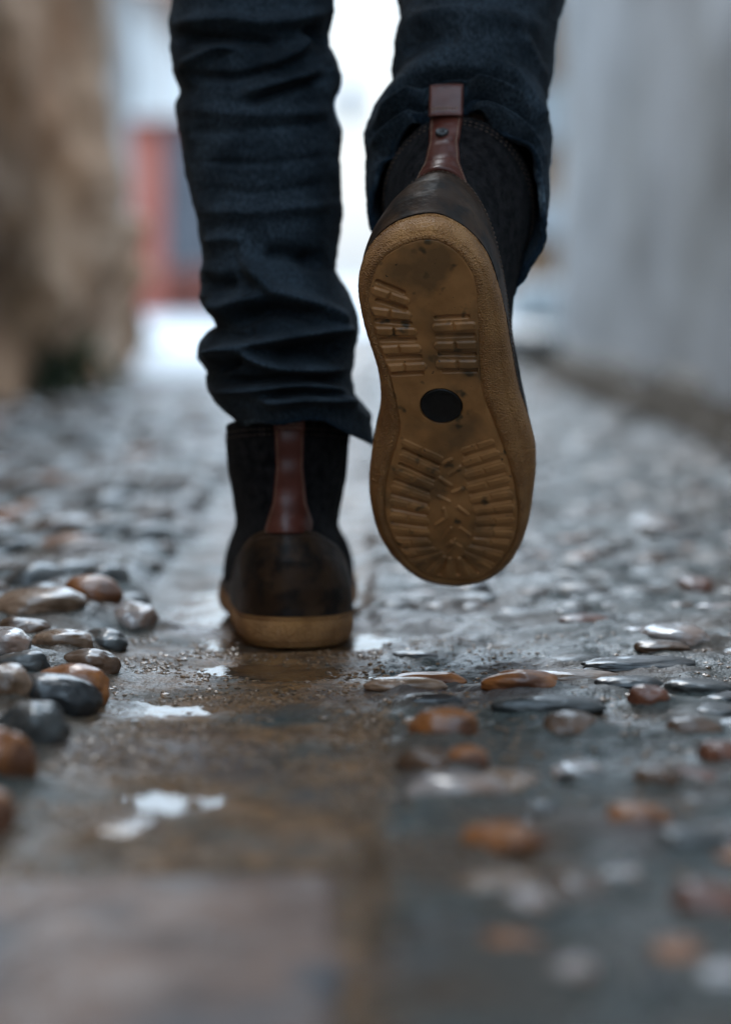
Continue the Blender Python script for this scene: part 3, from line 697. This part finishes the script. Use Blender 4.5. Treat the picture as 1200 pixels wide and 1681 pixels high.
    Q.append(np.stack([i, i + m1, i + m1 + K, i + K], 1)); Q.append(np.stack([i + m1 - 1, i + K + m1 - 1, i + K + 2*m1 - 1, i + 2*m1 - 1], 1))
    j = np.arange(m1 - 1); Q.append(np.stack([j, j + K, j + 1 + K, j + 1], 1)); e = (n1 - 1) * m1; Q.append(np.stack([e + j, e + j + 1, e + j + 1 + K, e + j + K], 1))
    tab = mk('pull_tab', V, np.concatenate(Q), M_tab, boot)
    # loop above: a band folded over
    a = np.linspace(0, 1, 50); Lp = []
    topz = .1725
    for q in a:
        if q < .42: z = .150 + (topz - .004 - .150) * q / .42; yo = -.0052 - .0022 * math.sin(q / .42 * math.pi * .5)
        elif q < .58: an = (q - .42) / .16 * math.pi; z = topz - .004 + .004 * math.sin(an); yo = -.0044 - .003 * math.cos(an)
        else: z = topz - .004 - (topz - .004 - .156) * (q - .58) / .42; yo = -.0014
        Lp.append((z, yo))
    Lp = np.array(Lp); Tn = np.gradient(Lp, axis=0); Tn /= np.linalg.norm(Tn, axis=1)[:, None]; Nn = np.stack([-Tn[:, 1], Tn[:, 0]], 1)
    V = []
    by = float(back_y(np.array(tabx), .155))
    xs_ = np.linspace(-1, 1, 15)
    for sgn in (.0008, -.0008):
        for k in range(len(a)):
            z, yo = Lp[k] + Nn[k] * sgn
            bz = -loop_bend * max(0, (z - .152)) 
            for q in xs_: V.append([tabx + q * .0113, by + yo + bz + .0006 * q*q, z])
    n1 = len(a); m1 = len(xs_); K = n1 * m1
    Q = [grid_faces(n1, m1), grid_faces(n1, m1, off=K, flip=True)]; i = np.arange(n1 - 1) * m1
    Q.append(np.stack([i, i + m1, i + m1 + K, i + K], 1)); Q.append(np.stack([i + m1 - 1, i + K + m1 - 1, i + K + 2*m1 - 1, i + 2*m1 - 1], 1))
    j = np.arange(m1 - 1); Q.append(np.stack([j, j + K, j + 1 + K, j + 1], 1)); e = (n1 - 1) * m1; Q.append(np.stack([e + j, e + j + 1, e + j + 1 + K, e + j + K], 1))
    mk('pull_loop', V, np.concatenate(Q), M_tab, boot)
    mb = MB()
    for sg in (-1, 1):
        path = []
        for z, wv_ in zip(zt, wz):
            x = tabx + sg * (wv_ - .0016); path.append([x, float(back_y(np.array(x), z)) - .0034 + .0006*math.sin(z*300), z])
        stitches(mb, path, .0017, .0008, .00035)
    for z in (.1545, .1515):
        path = [[tabx + q * .0095, by - .0088 + .0007*q*q, z + .0006 * math.sin(q*9)] for q in np.linspace(-1, 1, 30)]
        stitches(mb, path, .0015, .0007, .00038)
    mkb('tab_stitching', mb, M_thread, boot)
    # rivet
    if mirror: return boot
    n = 32; th = np.linspace(0, 2*np.pi, n, endpoint=False); V = []
    rz = .1345; rx = tabx - .0015; ry = float(back_y(np.array(rx), rz)) - .0034
    prof = [(.0045, .001), (.0046, -.0007), (.0038, -.0014), (.0028, -.0008), (.0016, -.0012), (.0001, -.0013)]
    for r, d in prof:
        for q in th: V.append([rx + r*math.cos(q), ry + d, rz + r*math.sin(q)])
    mk('rivet', V, grid_faces(len(prof), n, True), M_rivet, boot)
    return boot

person = empty('person', (0.02, 1.75, 0), 'person in dark jeans and brown boots walking away up the wet lane, right foot lifted', 'person')
def keep(o): return o
class _P: pass
# parts are modelled in world space; parent keeps them where they are
def adopt(o):
    o.parent = person; o.matrix_parent_inverse = person.matrix_basis.inverted() if False else o.matrix_parent_inverse
from mathutils import Matrix
PINV = Matrix.Translation((-0.02, -1.75, 0))
RB = make_boot(None, FR, FO, False, .0515, .0085, 'right boot raised with its gum sole facing the camera', loop_bend=.5)
psi = R_(1.2); HEEL = .0015
LR = rot_z(psi)
LB = make_boot(None, LR, np.array([-.0512, 1.660, -.0012]), True, .0475, .003, 'left boot planted on the wet path, heel to the camera')
for b in (RB, LB): b.parent = person; b.matrix_parent_inverse = PINV

# ------------------------------------------------------------------ jeans
def pl_field(px, py, folds):
    h = np.zeros(px.shape)
    for (pts, amp, wd) in folds:
        best = np.full(px.shape, 1e9); tt = np.zeros(px.shape); L = 0; A = np.array(pts, float)
        # smooth the polyline
        for _ in range(3):
            B = [A[0]]
            for k in range(len(A) - 1): B += [A[k]*.75 + A[k+1]*.25, A[k]*.25 + A[k+1]*.75]
            B.append(A[-1]); A = np.array(B)
        seg = np.linalg.norm(np.diff(A, axis=0), axis=1); tot = seg.sum(); acc = 0
        for k in range(len(A) - 1):
            d = A[k+1] - A[k]; l2 = max(seg[k]**2, 1e-9)
            t = np.clip(((px - A[k][0]) * d[0] + (py - A[k][1]) * d[1]) / l2, 0, 1)
            dd = np.hypot(px - A[k][0] - t*d[0], py - A[k][1] - t*d[1])
            m = dd < best; best = np.where(m, dd, best); tt = np.where(m, (acc + t*seg[k]) / tot, tt); acc += seg[k]
        h += amp * np.exp(-(best / wd) ** 2) * (.25 + .75 * sstep(0, .18, tt) * sstep(1, .82, tt))
    return h
mm = .001
FOLD_L = [
 ([(405,415),(420,450),(447,477),(493,493),(537,510),(575,537)], 5.0*mm, 13), ([(333,500),(370,508),(400,493),(440,487)], 4*mm, 12),
 ([(345,585),(370,577),(410,567),(460,557),(510,547),(553,541),(590,547)], 5*mm, 9), ([(330,592),(370,577),(400,573),(420,590),(447,603),(493,610),(575,604)], 4.5*mm, 10),
 ([(338,642),(377,645),(410,643),(447,637),(493,630),(580,645)], 4*mm, 8), ([(423,653),(453,664),(493,655),(560,657),(600,655)], 4.5*mm, 9),
 ([(427,420),(473,418),(535,432)], -5*mm, 15), ([(375,535),(400,522),(427,512),(477,509),(535,525)], -6*mm, 13), ([(440,580),(493,573),(565,563)], -5*mm, 14),
 ([(352,605),(393,592)], -5*mm, 8), ([(350,626),(410,626),(493,619),(575,622)], -4.5*mm, 7), ([(437,648),(493,643),(543,650)], -3.5*mm, 6), ([(345,545),(380,556),(420,548)], -3.5*mm, 10),
 ([(284,42),(327,34),(370,28),(440,40),(540,20)], 3.5*mm, 13), ([(288,60),(343,61),(410,68),(470,72)], -4.5*mm, 10), ([(298,110),(335,92),(360,78),(390,76)], 3*mm, 9),
 ([(430,112),(455,98),(487,80),(505,55)], 3.5*mm, 11), ([(400,172),(460,150),(530,130)], -3.2*mm, 8), ([(395,155),(460,134),(520,116)], 2.6*mm, 10),
 ([(305,124),(390,130),(450,112)], -2.6*mm, 8), ([(500,40),(520,60),(545,75)], -4*mm, 12), ([(310,175),(400,190),(550,180)], 1.6*mm, 12), ([(300,215),(400,215),(555,200)], -1.0*mm, 9),
 ([(320,265),(430,270),(550,255)], -.7*mm, 7), ([(330,310),(430,318),(550,300)], -.7*mm, 9), ([(330,345),(400,350),(550,335)], 1.6*mm, 12), ([(335,400),(370,390),(410,395)], 2.2*mm, 12),
 ([(326,455),(345,470),(390,465)], -3*mm, 13), ([(300,-40),(400,-60),(550,-30)], 3*mm, 14)]
FOLD_R = [
 ([(610,215),(640,188),(664,173),(702,143),(756,134),(794,141),(829,160),(864,182),(900,210)], 5*mm, 9), ([(640,160),(655,150),(693,126),(737,118),(788,124),(835,142)], -5*mm, 10),
 ([(608,245),(633,227),(664,204),(699,184)], 4*mm, 8), ([(759,176),(801,182),(839,204),(877,242),(905,285)], 4*mm, 7), ([(757,163),(801,165),(845,187),(885,221)], -4.5*mm, 7),
 ([(610,222),(664,188),(700,163)], -4*mm, 7), ([(763,198),(801,204),(832,225),(861,244),(893,290)], 3*mm, 6), ([(762,190),(801,194),(839,214),(872,245)], -3*mm, 5),
 ([(825,105),(845,135),(877,175),(895,205)], 3*mm, 8), ([(810,110),(840,155),(880,200)], -3*mm, 7), ([(850,60),(880,105),(905,140)], 2.2*mm, 9), ([(650,90),(700,60),(760,60)], -2*mm, 14),
 ([(660,40),(740,20),(850,40),(915,60)], 2.0*mm, 18), ([(612,262),(640,250),(665,228)], -2.5*mm, 6), ([(618,300),(640,280),(660,250)], 2*mm, 7)]
def trace(tab): t = np.array(tab, float); return t[:, 0], t[:, 1], t[:, 2]
# rows: photo row, left silhouette, right silhouette
TL = [(-2200,395,640),(-1500,335,640),(-900,290,610),(-500,270,590),(-200,278,570),(-60,284,556),(0,283,550),(30,280,546),(57,284,539),(77,286,538),(100,288,553),(123,289,558),(150,297,559),(173,292,554),(187,292,554),(213,293,558),(240,298,556),(267,302,556),(300,307,557),(333,312,557),
      (360,319,557),(383,323,557),(405,330,556),(427,331,554),(443,324,554),(457,323,559),(487,325,579),(507,336,590),(523,350,595),(536,357,595),(543,344,595),(560,332,592),(575,329,585),(590,331,583),(602,340,583),(610,346,582),(618,341,583),(627,338,585),(637,337,588),(643,338,598),(655,339,611),(667,346,614),(677,356,617),(690,366,617)]
TR = [(-2200,700,940),(-1500,690,1000),(-900,690,1010),(-500,690,990),(-200,672,965),(-60,660,942),(0,655,932),(30,657,925),(60,650,918),(80,645,914),(100,642,910),(120,641,906),(150,643,900),(165,640,897),(175,632,895),(185,622,893),(205,608,900),(220,604,903),(250,602,907),(265,604,907),(290,611,905),(310,616,905),(330,620,902),(345,624,897)]
def leg(tr, folds, cen, hem, nv, ntheta, vis_from, blend, rdepth, seed):
    """cen(py)->(Yc, dir axis b), hem(theta)->xyz ring or None"""
    py_t, l_t, r_t = trace(tr)
    a = np.linspace(0, 1, nv); p0, p1 = py_t[-1], py_t[0]
    pys = np.concatenate([np.linspace(p0, -30, int(nv*.8)), -30 - (np.linspace(0, 1, nv - int(nv*.8) + 1)[1:] ** 1.6) * (-30 - p1)])
    l = np.interp(pys, py_t, l_t); r = np.interp(pys, py_t, r_t)
    ker = np.array([1, 2, 3, 2, 1]) / 9.
    l = np.convolve(np.pad(l, 2, 'edge'), ker, 'valid'); r = np.convolve(np.pad(r, 2, 'edge'), ker, 'valid')
    th = np.linspace(0, 2*np.pi, ntheta, endpoint=False)     # 0 = facing the lens, pi/2 = right
    V = np.zeros((nv, ntheta, 3)); Nrm = np.zeros_like(V)
    for i, p in enumerate(pys):
        Yc, b, rd = cen(p); c = at((l[i] + r[i]) / 2, p, Yc); rx = (r[i] - l[i]) / 2 / FPX * Yc
        cs, sn = np.cos(th), np.sin(th)
        sq = 1.0
        V[i] = c + np.outer(sn * rx, [1, 0, 0]) - np.outer(cs * rd, b)
        n = np.outer(sn / rx, [1, 0, 0]) - np.outer(cs / rd, b); Nrm[i] = n / np.linalg.norm(n, axis=1)[:, None]
    if hem is not None:
        H = hem(th); k = sstep(0, 1, np.arange(nv) / blend)[:, None, None]
        sh = (H - V[0])[None]; V = V + sh * (1 - k)
    px = 600 + FPX * V[..., 0] / V[..., 1]; pyy = YH + FPX * (CAMH - V[..., 2]) / V[..., 1]
    face = sstep(.05, .65, -Nrm[..., 1])
    h = 2.7 * pl_field(px, pyy, folds) * face
    lp = sstep(680, 694, px) * sstep(782, 766, px) * sstep(120, 138, pyy) * sstep(235, 220, pyy)
    h = h * (1 - lp * (h > 0)) - .004 * lp
    # folds on the sides and front that the photo does not show
    u_ = th[None, :] * 1.0; hh = fbm(np.cos(u_) * 1.4 + V[..., 2] * 6, V[..., 2] * 38 + np.sin(u_) * 1.5, seed, 3) * .006
    h = h + hh * (1 - face) * .8 + face * .0007 * fbm(px / 60, pyy / 22, seed, 3) + .0003 * fbm(px/7, pyy/5, seed+2, 2)
    V = V + Nrm * h[..., None]
    return V
def cenL(p):
    Z = (YH - p)
    # the planted leg stands upright, thigh tipping a little towards the lens higher up
    Yc = float(np.interp(p, [-2200, -900, -200, 300, 700], [1.70, 1.80, 1.78, 1.745, 1.728]))
    rd = float(np.interp(p, [-2200, -900, -200, 0, 400, 560, 700], [.115, .095, .078, (.068), .066, .083, .086]))
    return Yc, np.array([0, 1., 0]), rd
def hemL(th):
    x = np.interp(np.mod(th, 2*np.pi), np.radians([0, 22, 40, 55, 70, 85, 110, 150, 180, 270, 315, 360]), [.158, .157, .150, .143, .138, .137, .141, .146, .146, .149, .154, .158])
    cx_ = at(491, 690, 1.728); rx = .0500
    X = cx_[0] + np.sin(th) * rx + .003 * np.clip(np.sin(th), 0, 1); Y = 1.728 - np.cos(th) * .084
    X = X - .004 * np.sin(th) * (np.sin(th) < 0)
    x = x + .0012 * np.sin(th * 7)
    return np.stack([X, Y, x], 1)
VL = leg(TL, FOLD_L, cenL, hemL, 620, 360, 0, 60, .07, 3)
dR = np.array([0, .54, .84]); bR = np.array([0, .84, -.54])
def cenR(p):
    Yc = float(np.interp(p, [-2200, -900, -500, 0, 345], [1.60, 1.84, 1.88, 1.755, 1.672]))
    rd = float(np.interp(p, [-2200, -900, -300, 0, 345], [.12, .105, .088, .074, .074]))
    q = float(sstep(-700, -200, p)); b = bR * q + np.array([0, 1., 0]) * (1 - q); b /= np.linalg.norm(b)
    return Yc, b, rd
def hemR(th):
    y = .064 - .0645 * np.cos(th); x = .0095 + (.0605 - .009 * np.clip(-np.cos(th), 0, 1)) * np.sin(th)
    # hem sits just above the collar at the back and slips down at the shin
    z = .1600 - .05 * (1 - np.cos(th)) / 2 * 1.15 - .010 * np.maximum(0, np.sin(th)) ** 2
    z = z + .0012 * np.sin(5 * th + 1)
    P = np.stack([x, y, z], 1); return P @ FR.T + FO
VR = leg(TR, FOLD_R, cenR, hemR, 620, 360, 0, 190, .07, 8)
# waist that ties both legs together above the frame
mb = MB()
for V in (VL, VR):
    n1, m1 = V.shape[:2]
    inn = V[:90].copy(); c = inn.mean(1, keepdims=True); inn = c + (inn - c) * .975       # inner face near the hem
    A = np.concatenate([inn[::-1], V], 0); mb.add(A.reshape(-1, 3), grid_faces(A.shape[0], m1, True))
th = np.linspace(0, 2*np.pi, 96, endpoint=False); rows = []
for z, rx, ry, cy in ((.80, .17, .12, 1.68), (.88, .19, .13, 1.67), (.98, .185, .125, 1.66), (1.06, .165, .115, 1.65), (1.065, .15, .10, 1.65)):
    rows.append(np.stack([.03 + rx*np.sin(th), cy - ry*np.cos(th), np.full(96, z)], 1))
mb.add(np.concatenate(rows), grid_faces(len(rows), 96, True))
jeans = mb.build('jeans', M_denim); jeans.parent = person; jeans.matrix_parent_inverse = PINV
# worn hem edges
for V, rng in ((VL, (0, 360)), (VR, (0, 360))):
    ring = V[0]; n = ring.shape[0]; c = ring.mean(0)
    o_ = ring + (V[1] - V[0]) * 0
    dn = (V[0] - V[6]); dn /= np.linalg.norm(dn, axis=1)[:, None]
    out = ring - c; out[:, 2] = 0; out /= np.linalg.norm(out, axis=1)[:, None]
    fr_ = (.0003 + .0005 * fbm(np.arange(n) * .7, 0, 1, 2))[:, None]
    rows = [ring - dn*.0020 + out*.0006, ring + out*.0010 + dn*.0004, ring + dn*(.0012 + fr_), ring - out*.0030 + dn*.0006, ring - out*.0042 - dn*.0060]
    rows = [np.asarray(r) for r in rows]
    h_ = np_mesh('hem', np.concatenate(rows), grid_faces(len(rows), n, True), M_hem, jeans); h_['label'] = 'worn pale hem edge of a trouser leg'

# ------------------------------------------------------------------ body: one continuous skin, almost all of it under clothing or above the frame
import bmesh
def ctr(V, i): return V[i].mean(0)
J = {'pel': (.03, 1.66, .98), 'sp': (.03, 1.66, 1.15), 'ch': (.03, 1.67, 1.34), 'nk': (.03, 1.67, 1.50), 'hd': (.03, 1.65, 1.62), 'tp': (.03, 1.66, 1.74),
     'hL': (-.04, 1.67, .92), 'hR': (.10, 1.67, .92)}
kL = ctr(VL, 530); kR = ctr(VR, 540); aL = np.array([-.049, 1.735, .11]); aR = (np.array([.006, .075, .11]) @ FR.T) + FO
fL = np.array([-.055, 1.86, .045]); fR_ = (np.array([.002, .21, .042]) @ FR.T) + FO
verts = [J['pel'], J['sp'], J['ch'], J['nk'], J['hd'], J['tp'], J['hL'], tuple(kL), tuple(aL), tuple(fL), J['hR'], tuple(kR), tuple(aR), tuple(fR_),
         (-.13, 1.67, 1.44), (-.20, 1.72, 1.18), (-.18, 1.88, .98), (-.17, 1.94, .92), (.19, 1.67, 1.44), (.27, 1.60, 1.18), (.27, 1.55, .95), (.27, 1.55, .87)]
edges = [(0,1),(1,2),(2,3),(3,4),(4,5),(0,6),(6,7),(7,8),(8,9),(0,10),(10,11),(11,12),(12,13),(2,14),(14,15),(15,16),(16,17),(2,18),(18,19),(19,20),(20,21)]
rad = [.12,.11,.13,.055,.085,.06,.07,.036,.024,.02,.07,.036,.024,.02,.055,.038,.026,.03,.055,.038,.026,.03]
me = bpy.data.meshes.new('body'); me.from_pydata(verts, edges, []); body = bpy.data.objects.new('body', me); COL.objects.link(body)
md = body.modifiers.new('skin', 'SKIN'); 
for i, r in enumerate(rad): me.skin_vertices[0].data[i].radius = (r, r)
me.skin_vertices[0].data[0].use_root = True
body.modifiers.new('sub', 'SUBSURF').levels = 2; me.materials.append(M_skin)
body.parent = person; body.matrix_parent_inverse = PINV
rows = []
for z, rx, ry, cy in ((.90, .215, .145, 1.66), (1.0, .21, .145, 1.66), (1.15, .195, .135, 1.66), (1.3, .215, .14, 1.67), (1.42, .205, .12, 1.67), (1.48, .12, .085, 1.67), (1.53, .075, .07, 1.67)):
    rows.append(np.stack([.03 + rx*np.sin(th), cy - ry*np.cos(th), np.full(96, z)], 1))
mb = MB(); mb.add(np.concatenate(rows), grid_faces(len(rows), 96, True))
for pth, rs in (([(-.15, 1.67, 1.43), (-.20, 1.72, 1.18), (-.18, 1.88, .99)], .06), ([(.21, 1.67, 1.43), (.27, 1.60, 1.18), (.27, 1.55, .96)], .06)):
    pth = np.array(pth); q = np.linspace(0, 2, 24); P = np.stack([np.interp(q, [0, 1, 2], pth[:, k]) for k in range(3)], 1)
    V, Q = tube_pts(P, rs, 16); mb.add(V, Q)
jk = mb.build('jacket', M_jacket); jk.parent = person; jk.matrix_parent_inverse = PINV

# ------------------------------------------------------------------ the lane behind
M_rubble = mat('rubble_stone', (.46, .21, .085), (.84, .58, .40), 2.4, .8, None, .8, 14, dist=.03, c3=(.22, .12, .055), s3=1.5)
M_plaster = mat('grey_plaster', (.50, .53, .56), (.62, .65, .68), 1.6, .8, None, .4, 12, dist=.01, c3=(.44, .46, .47), s3=2.2)
M_plaster_base = mat('stained_plaster_base', (.07, .055, .04), (.16, .13, .10), 4, .7, None, .5, 20, dist=.01)
M_white = mat('white_render', (.80, .80, .79), (.84, .84, .83), 2, .8)
M_red = mat('red_paint', (.40, .095, .06), (.50, .15, .10), 3, .5)
M_dred = mat('dark_red_wood', (.14, .035, .02), (.2, .05, .03), 6, .6)
M_gategrey = mat('grey_gate_paint', (.09, .09, .10), (.14, .14, .155), 4, .5)
M_tanwall = mat('tan_stone', (.17, .095, .05), (.28, .17, .10), 1.6, .8, None, .6, 9, dist=.02)
M_pale = mat('pale_stone', (.30, .31, .31), (.4, .41, .42), 3, .7)
M_apron = mat('pale_concrete', (.38, .40, .42), (.5, .52, .54), 1.4, .35, .5)
M_leaf = mat('weed_green', (.02, .045, .018), (.06, .10, .04), 9, .5)
M_shut = mat('blue_grey_shutter', (.28, .31, .38), (.34, .37, .44), 8, .5)
M_roof = mat('roof_tile', (.25, .13, .09), (.38, .22, .15), 6, .7)
M_wood = mat('weathered_wood', (.10, .07, .05), (.2, .14, .1), 8, .7)

def wall_sheet(name, x0, y0, x1, y1, z1, thick, m, amp, label, cat, z0=-.05, res=.05, seed=0, scale=5.0, blocky=False):
    """a wall running from (x0,y0) to (x1,y1): a relief face towards the lane and a solid body behind it"""
    L = math.hypot(x1-x0, y1-y0); n = max(2, int(L/res)); k = max(2, int((z1-z0)/res))
    t = np.linspace(0, 1, n)[None, :]; z = np.linspace(z0, z1, k)[:, None]
    X = x0 + (x1-x0)*t + 0*z; Y = y0 + (y1-y0)*t + 0*z; Z = z + 0*t
    nx_, ny_ = (y1-y0)/L, -(x1-x0)/L
    if nx_ * (-(x0+x1)/2) < 0 and abs(x0+x1) > .01: nx_, ny_ = -nx_, -ny_
    s = (t * L)
    d = amp * (np.maximum(fbm(s*scale + seed, Z*scale*1.3, seed, 3), -.35) + .35)
    F_ = np.stack([X + nx_*d, Y + ny_*d, Z], -1); B_ = np.stack([X - nx_*thick, Y - ny_*thick, Z], -1)
    K = n*k; Q = [grid_faces(k, n), grid_faces(k, n, off=K, flip=True)]
    i = np.arange(k-1)*n; Q.append(np.stack([i, i+n, i+n+K, i+K], 1)); Q.append(np.stack([i+n-1, i+K+n-1, i+K+2*n-1, i+2*n-1], 1))
    j = np.arange(n-1); e = (k-1)*n; Q.append(np.stack([e+j, e+j+1, e+j+1+K, e+j+K], 1)); Q.append(np.stack([j, j+K, j+1+K, j+1], 1))
    o = np_mesh(name, np.concatenate([F_.reshape(-1, 3), B_.reshape(-1, 3)]), np.concatenate(Q), m)
    if label: tag(o, label, cat)
    return o
# left: rough stone wall, then a grey plastered stretch beyond it
sw = wall_sheet('stone_wall', -.90, 3.2, -.60, 5.4, 3.2, .5, M_rubble, .10, 'rough tan rubble stone wall along the left side of the lane, weeds at its foot', 'stone wall', res=.04, seed=2, scale=4.2)
lx_ = wall_sheet('unseen_wall_section', -1.35, -5, -.90, 3.19, 3.2, .5, M_rubble, .10, None, None, res=.12, seed=29, scale=4.2); lx_.parent = sw  # out-of-view run past the lens, added to hold back side skylight
pq = wall_sheet('plinth', -.60, 5.3, -.615, 6.2, .40, .3, M_rubble, .08, None, None, res=.03, seed=5, scale=6); pq.parent = sw
wall_sheet('plaster_wall', -.69, 5.43, -.80, 8.2, 3.4, .5, mat('warm_plaster', (.22, .19, .175), (.32, .285, .265), 1.8, .8, None, .4, 12, dist=.01), .02, 'grey plastered wall just beyond the rough stone wall on the left', 'wall', seed=4)
# right: tall plastered house wall with stained base
rw = wall_sheet('house_wall', .80, 3.4, .56, 6.9, 4.2, .5, M_plaster, .022, 'tall blue-grey plastered house wall along the right side with a stained brown foot', 'wall', seed=9, scale=2.2)
rx_ = wall_sheet('unseen_wall_section', 1.15, -5, .803, 3.38, 4.2, .5, M_plaster, .022, None, None, res=.12, seed=19, scale=2.2); rx_.parent = rw  # unseen run on the right, added so less sky lights the lane
pl = wall_sheet('wall_base', .785, 3.4, .547, 6.88, .05, .02, M_plaster_base, .006, None, None, z0=-.04, seed=3, scale=9); pl.parent = rw
# tan house further along on the right with pale quoins
tn = wall_sheet('tan_house', 1.15, 19.2, 3.6, 18.8, 5.0, 1.2, M_tanwall, .05, 'far tan stone house behind the right plastered wall, showing pale corner stones', 'house', res=.15, seed=21)
tn2 = wall_sheet('side_wall', 1.14, 19.3, 1.2, 26, 5.0, .4, M_tanwall, .04, None, None, res=.2, seed=22); tn2.parent = tn
for z0_, z1_ in ((.55, .85), (1.30, 1.75), (2.4, 2.8)):
    mb = MB(); mb.box(1.26, 18.98, z0_, 1.62, 19.22, z1_); q = bevel(mb.build('corner_stone', M_pale, smooth=False), .02); q.parent = tn
mb = MB(); mb.box(-.13, -.12, 0, .13, .12, .24, (rot_z(.3), np.array([.80, 11, -.02]))); q = bevel(mb.build('stone_block', M_pale, smooth=False), .05, 3)
tag(q, 'pale squared stone block standing at the end of the right plastered wall', 'stone block')
V, T = pebble_mesh(5, 4, .16, .2, .075, .8); q = np_mesh('shade_rock', V + [.50, 7.45, .03], None, CC['grey'], tris=T); tag(q, 'dark rock shape standing in for the shadow at the right plastered wall corner', 'rock')  # dark rock shape put in for the shadow at the wall's base
# pale forecourt
def poly(name, pts, z, m):
    V = [[x, y, z] for x, y in pts]; me = bpy.data.meshes.new(name); me.from_pydata(V, [], [list(range(len(V)))]); me.materials.append(m)
    o = bpy.data.objects.new(name, me); COL.objects.link(o); tag(o, kind='structure'); return o
poly('pavement', [(-.62, 5.7), (-.36, 5.6), (-.28, 7.0), (-.20, 9.5), (.2, 11.5), (1.3, 13.5), (1.3, 45), (-3.2, 45), (-3.2, 13), (-.72, 9.0)], .012, M_apron)
poly('soil_strip', [(.82, 3.2), (.50, 3.2), (.50, 4.0), (.46, 4.6), (.43, 5.6), (.40, 6.9), (.54, 6.9)], .010, mat('brown_soil', (.045, .034, .024), (.08, .06, .042), 12, .9, None, .8, 60, dist=.01, spec=.1))
poly('soil_edge', [(-.9, 3.3), (-.62, 3.3), (-.60, 4.4), (-.55, 5.6), (-.6, 6.1), (-.66, 6.1)], .014, mat('mossy_soil', (.05, .042, .026), (.12, .095, .06), 12, .7, None, .8, 60, dist=.01))
# red gate pier and grey gate
gt = empty('gate', (-1.2, 14.7, 0), 'red pier and grey gate with dark red foot, far up the lane', 'gate')
def part(name, m, par, *bx, bev=.01):
    mb = MB(); mb.box(*bx); o = bevel(mb.build(name, m, smooth=False), bev); o.parent = par; o.matrix_parent_inverse = Matrix.Translation(-par.location); return o
part('pier', M_red, gt, -1.50, 14.6, -.01, -1.22, 14.9, 1.14, bev=.02); part('pier_cap', M_dred, gt, -1.53, 14.57, 1.142, -1.19, 14.93, 1.20)
part('gate_leaf', M_gategrey, gt, -1.215, 14.66, .30, -.42, 14.71, 1.16); part('foot_board', M_dred, gt, -1.215, 14.65, -.01, -.42, 14.72, .297)
part('rail', M_dred, gt, -1.215, 14.64, 1.163, -.42, 14.73, 1.21)
# white house on the left of the lane end
wh = empty('white_house', (-4, 24, 0), 'white rendered house at the far left end of the lane, above the red pier', 'house')
mb = MB(); mb.box(-7, 22.4, -.02, -2.02, 29, 2.9)
o = mb.build('wall', M_white, smooth=False); o.parent = wh; o.matrix_parent_inverse = Matrix.Translation(-wh.location)
part('window', M_shut, wh, -4.6, 22.33, 1.2, -3.7, 22.399, 2.3)
part('door', M_wood, wh, -3.2, 22.33, -.01, -2.3, 22.399, 2.05)
mb = MB(); mb.add([[-7.2, 22.1, 2.9], [-1.8, 22.1, 2.9], [-1.8, 29.3, 2.9], [-7.2, 29.3, 2.9], [-7.2, 25.7, 3.6], [-1.8, 25.7, 3.6]], [[0, 1, 5, 4], [2, 3, 4, 5], [0, 3, 2, 1]], [[0, 4, 3], [1, 2, 5]])
o = mb.build('roof', M_roof, smooth=False); o.parent = wh; o.matrix_parent_inverse = Matrix.Translation(-wh.location)
# lantern hung over the lane
ln = empty('lantern', (-.115, 18, 1.30), 'small pale grey lantern hanging against the white sky between the two legs', 'lantern')
th_ = np.linspace(0, 2*np.pi, 24, endpoint=False)
def lathe(name, prof, m):
    V = [[-.115 + r*math.cos(q), 18 + r*math.sin(q), z] for r, z in prof for q in th_]
    o = np_mesh(name, V, grid_faces(len(prof), 24, True), m, ln); o.matrix_parent_inverse = Matrix.Translation(-ln.location)
lathe('lamp_housing', [(.004, 1.72), (.03, 1.715), (.07, 1.64), (.09, 1.58), (.085, 1.56), (.0, 1.56)], M_shut)
lathe('lamp_glass', [(.082, 1.558), (.075, 1.42), (.06, 1.36), (.0, 1.345)], M_pale)
V, Q = tube_pts([[-4.5, 22.3, 2.8], [-2, 20, 2.75], [-.115, 18, 2.9], [1.8, 18.6, 3.2], [2.4, 19.0, 3.6]], .004, 6)
o = np_mesh('cable', V, Q, M_gategrey, ln); o.matrix_parent_inverse = Matrix.Translation(-ln.location)
V, Q = tube_pts([[-.115, 18, 1.71], [-.115, 18.0001, 2.9]], .004, 6); o = np_mesh('drop_cable', V, Q, M_gategrey, ln); o.matrix_parent_inverse = Matrix.Translation(-ln.location)
# weeds at the foot of the stone wall
def weed(x, y, h, n, label, seed):
    r = np.random.default_rng(seed); mb = MB()
    for k in range(n):
        a = r.random()*6.28; l = h*(.5+.5*r.random()); w_ = .006+.008*r.random(); tl = .25+.5*r.random(); bx, by = r.normal(0, h*.18), r.normal(0, h*.18)
        P = []
        for q in np.linspace(0, 1, 6):
            rr_ = tl*l*q**1.6; cx_ = bx + rr_*math.cos(a); cy_ = by + rr_*math.sin(a); z = l*q*(1-.25*q); ww = w_*math.sin(max(.12, q)*3.0) + .0005
            P += [[cx_ - ww*math.sin(a), cy_ + ww*math.cos(a), z], [cx_ + ww*math.sin(a), cy_ - ww*math.cos(a), z]]
        mb.add(P, grid_faces(6, 2))
    o = mb.build('weed', M_leaf); o.location = (x, y, 0); tag(o, label, 'plant', None); return o
weed(-.60, 4.85, .21, 34, 'dark green weed clump at the foot of the rough stone wall', 3)
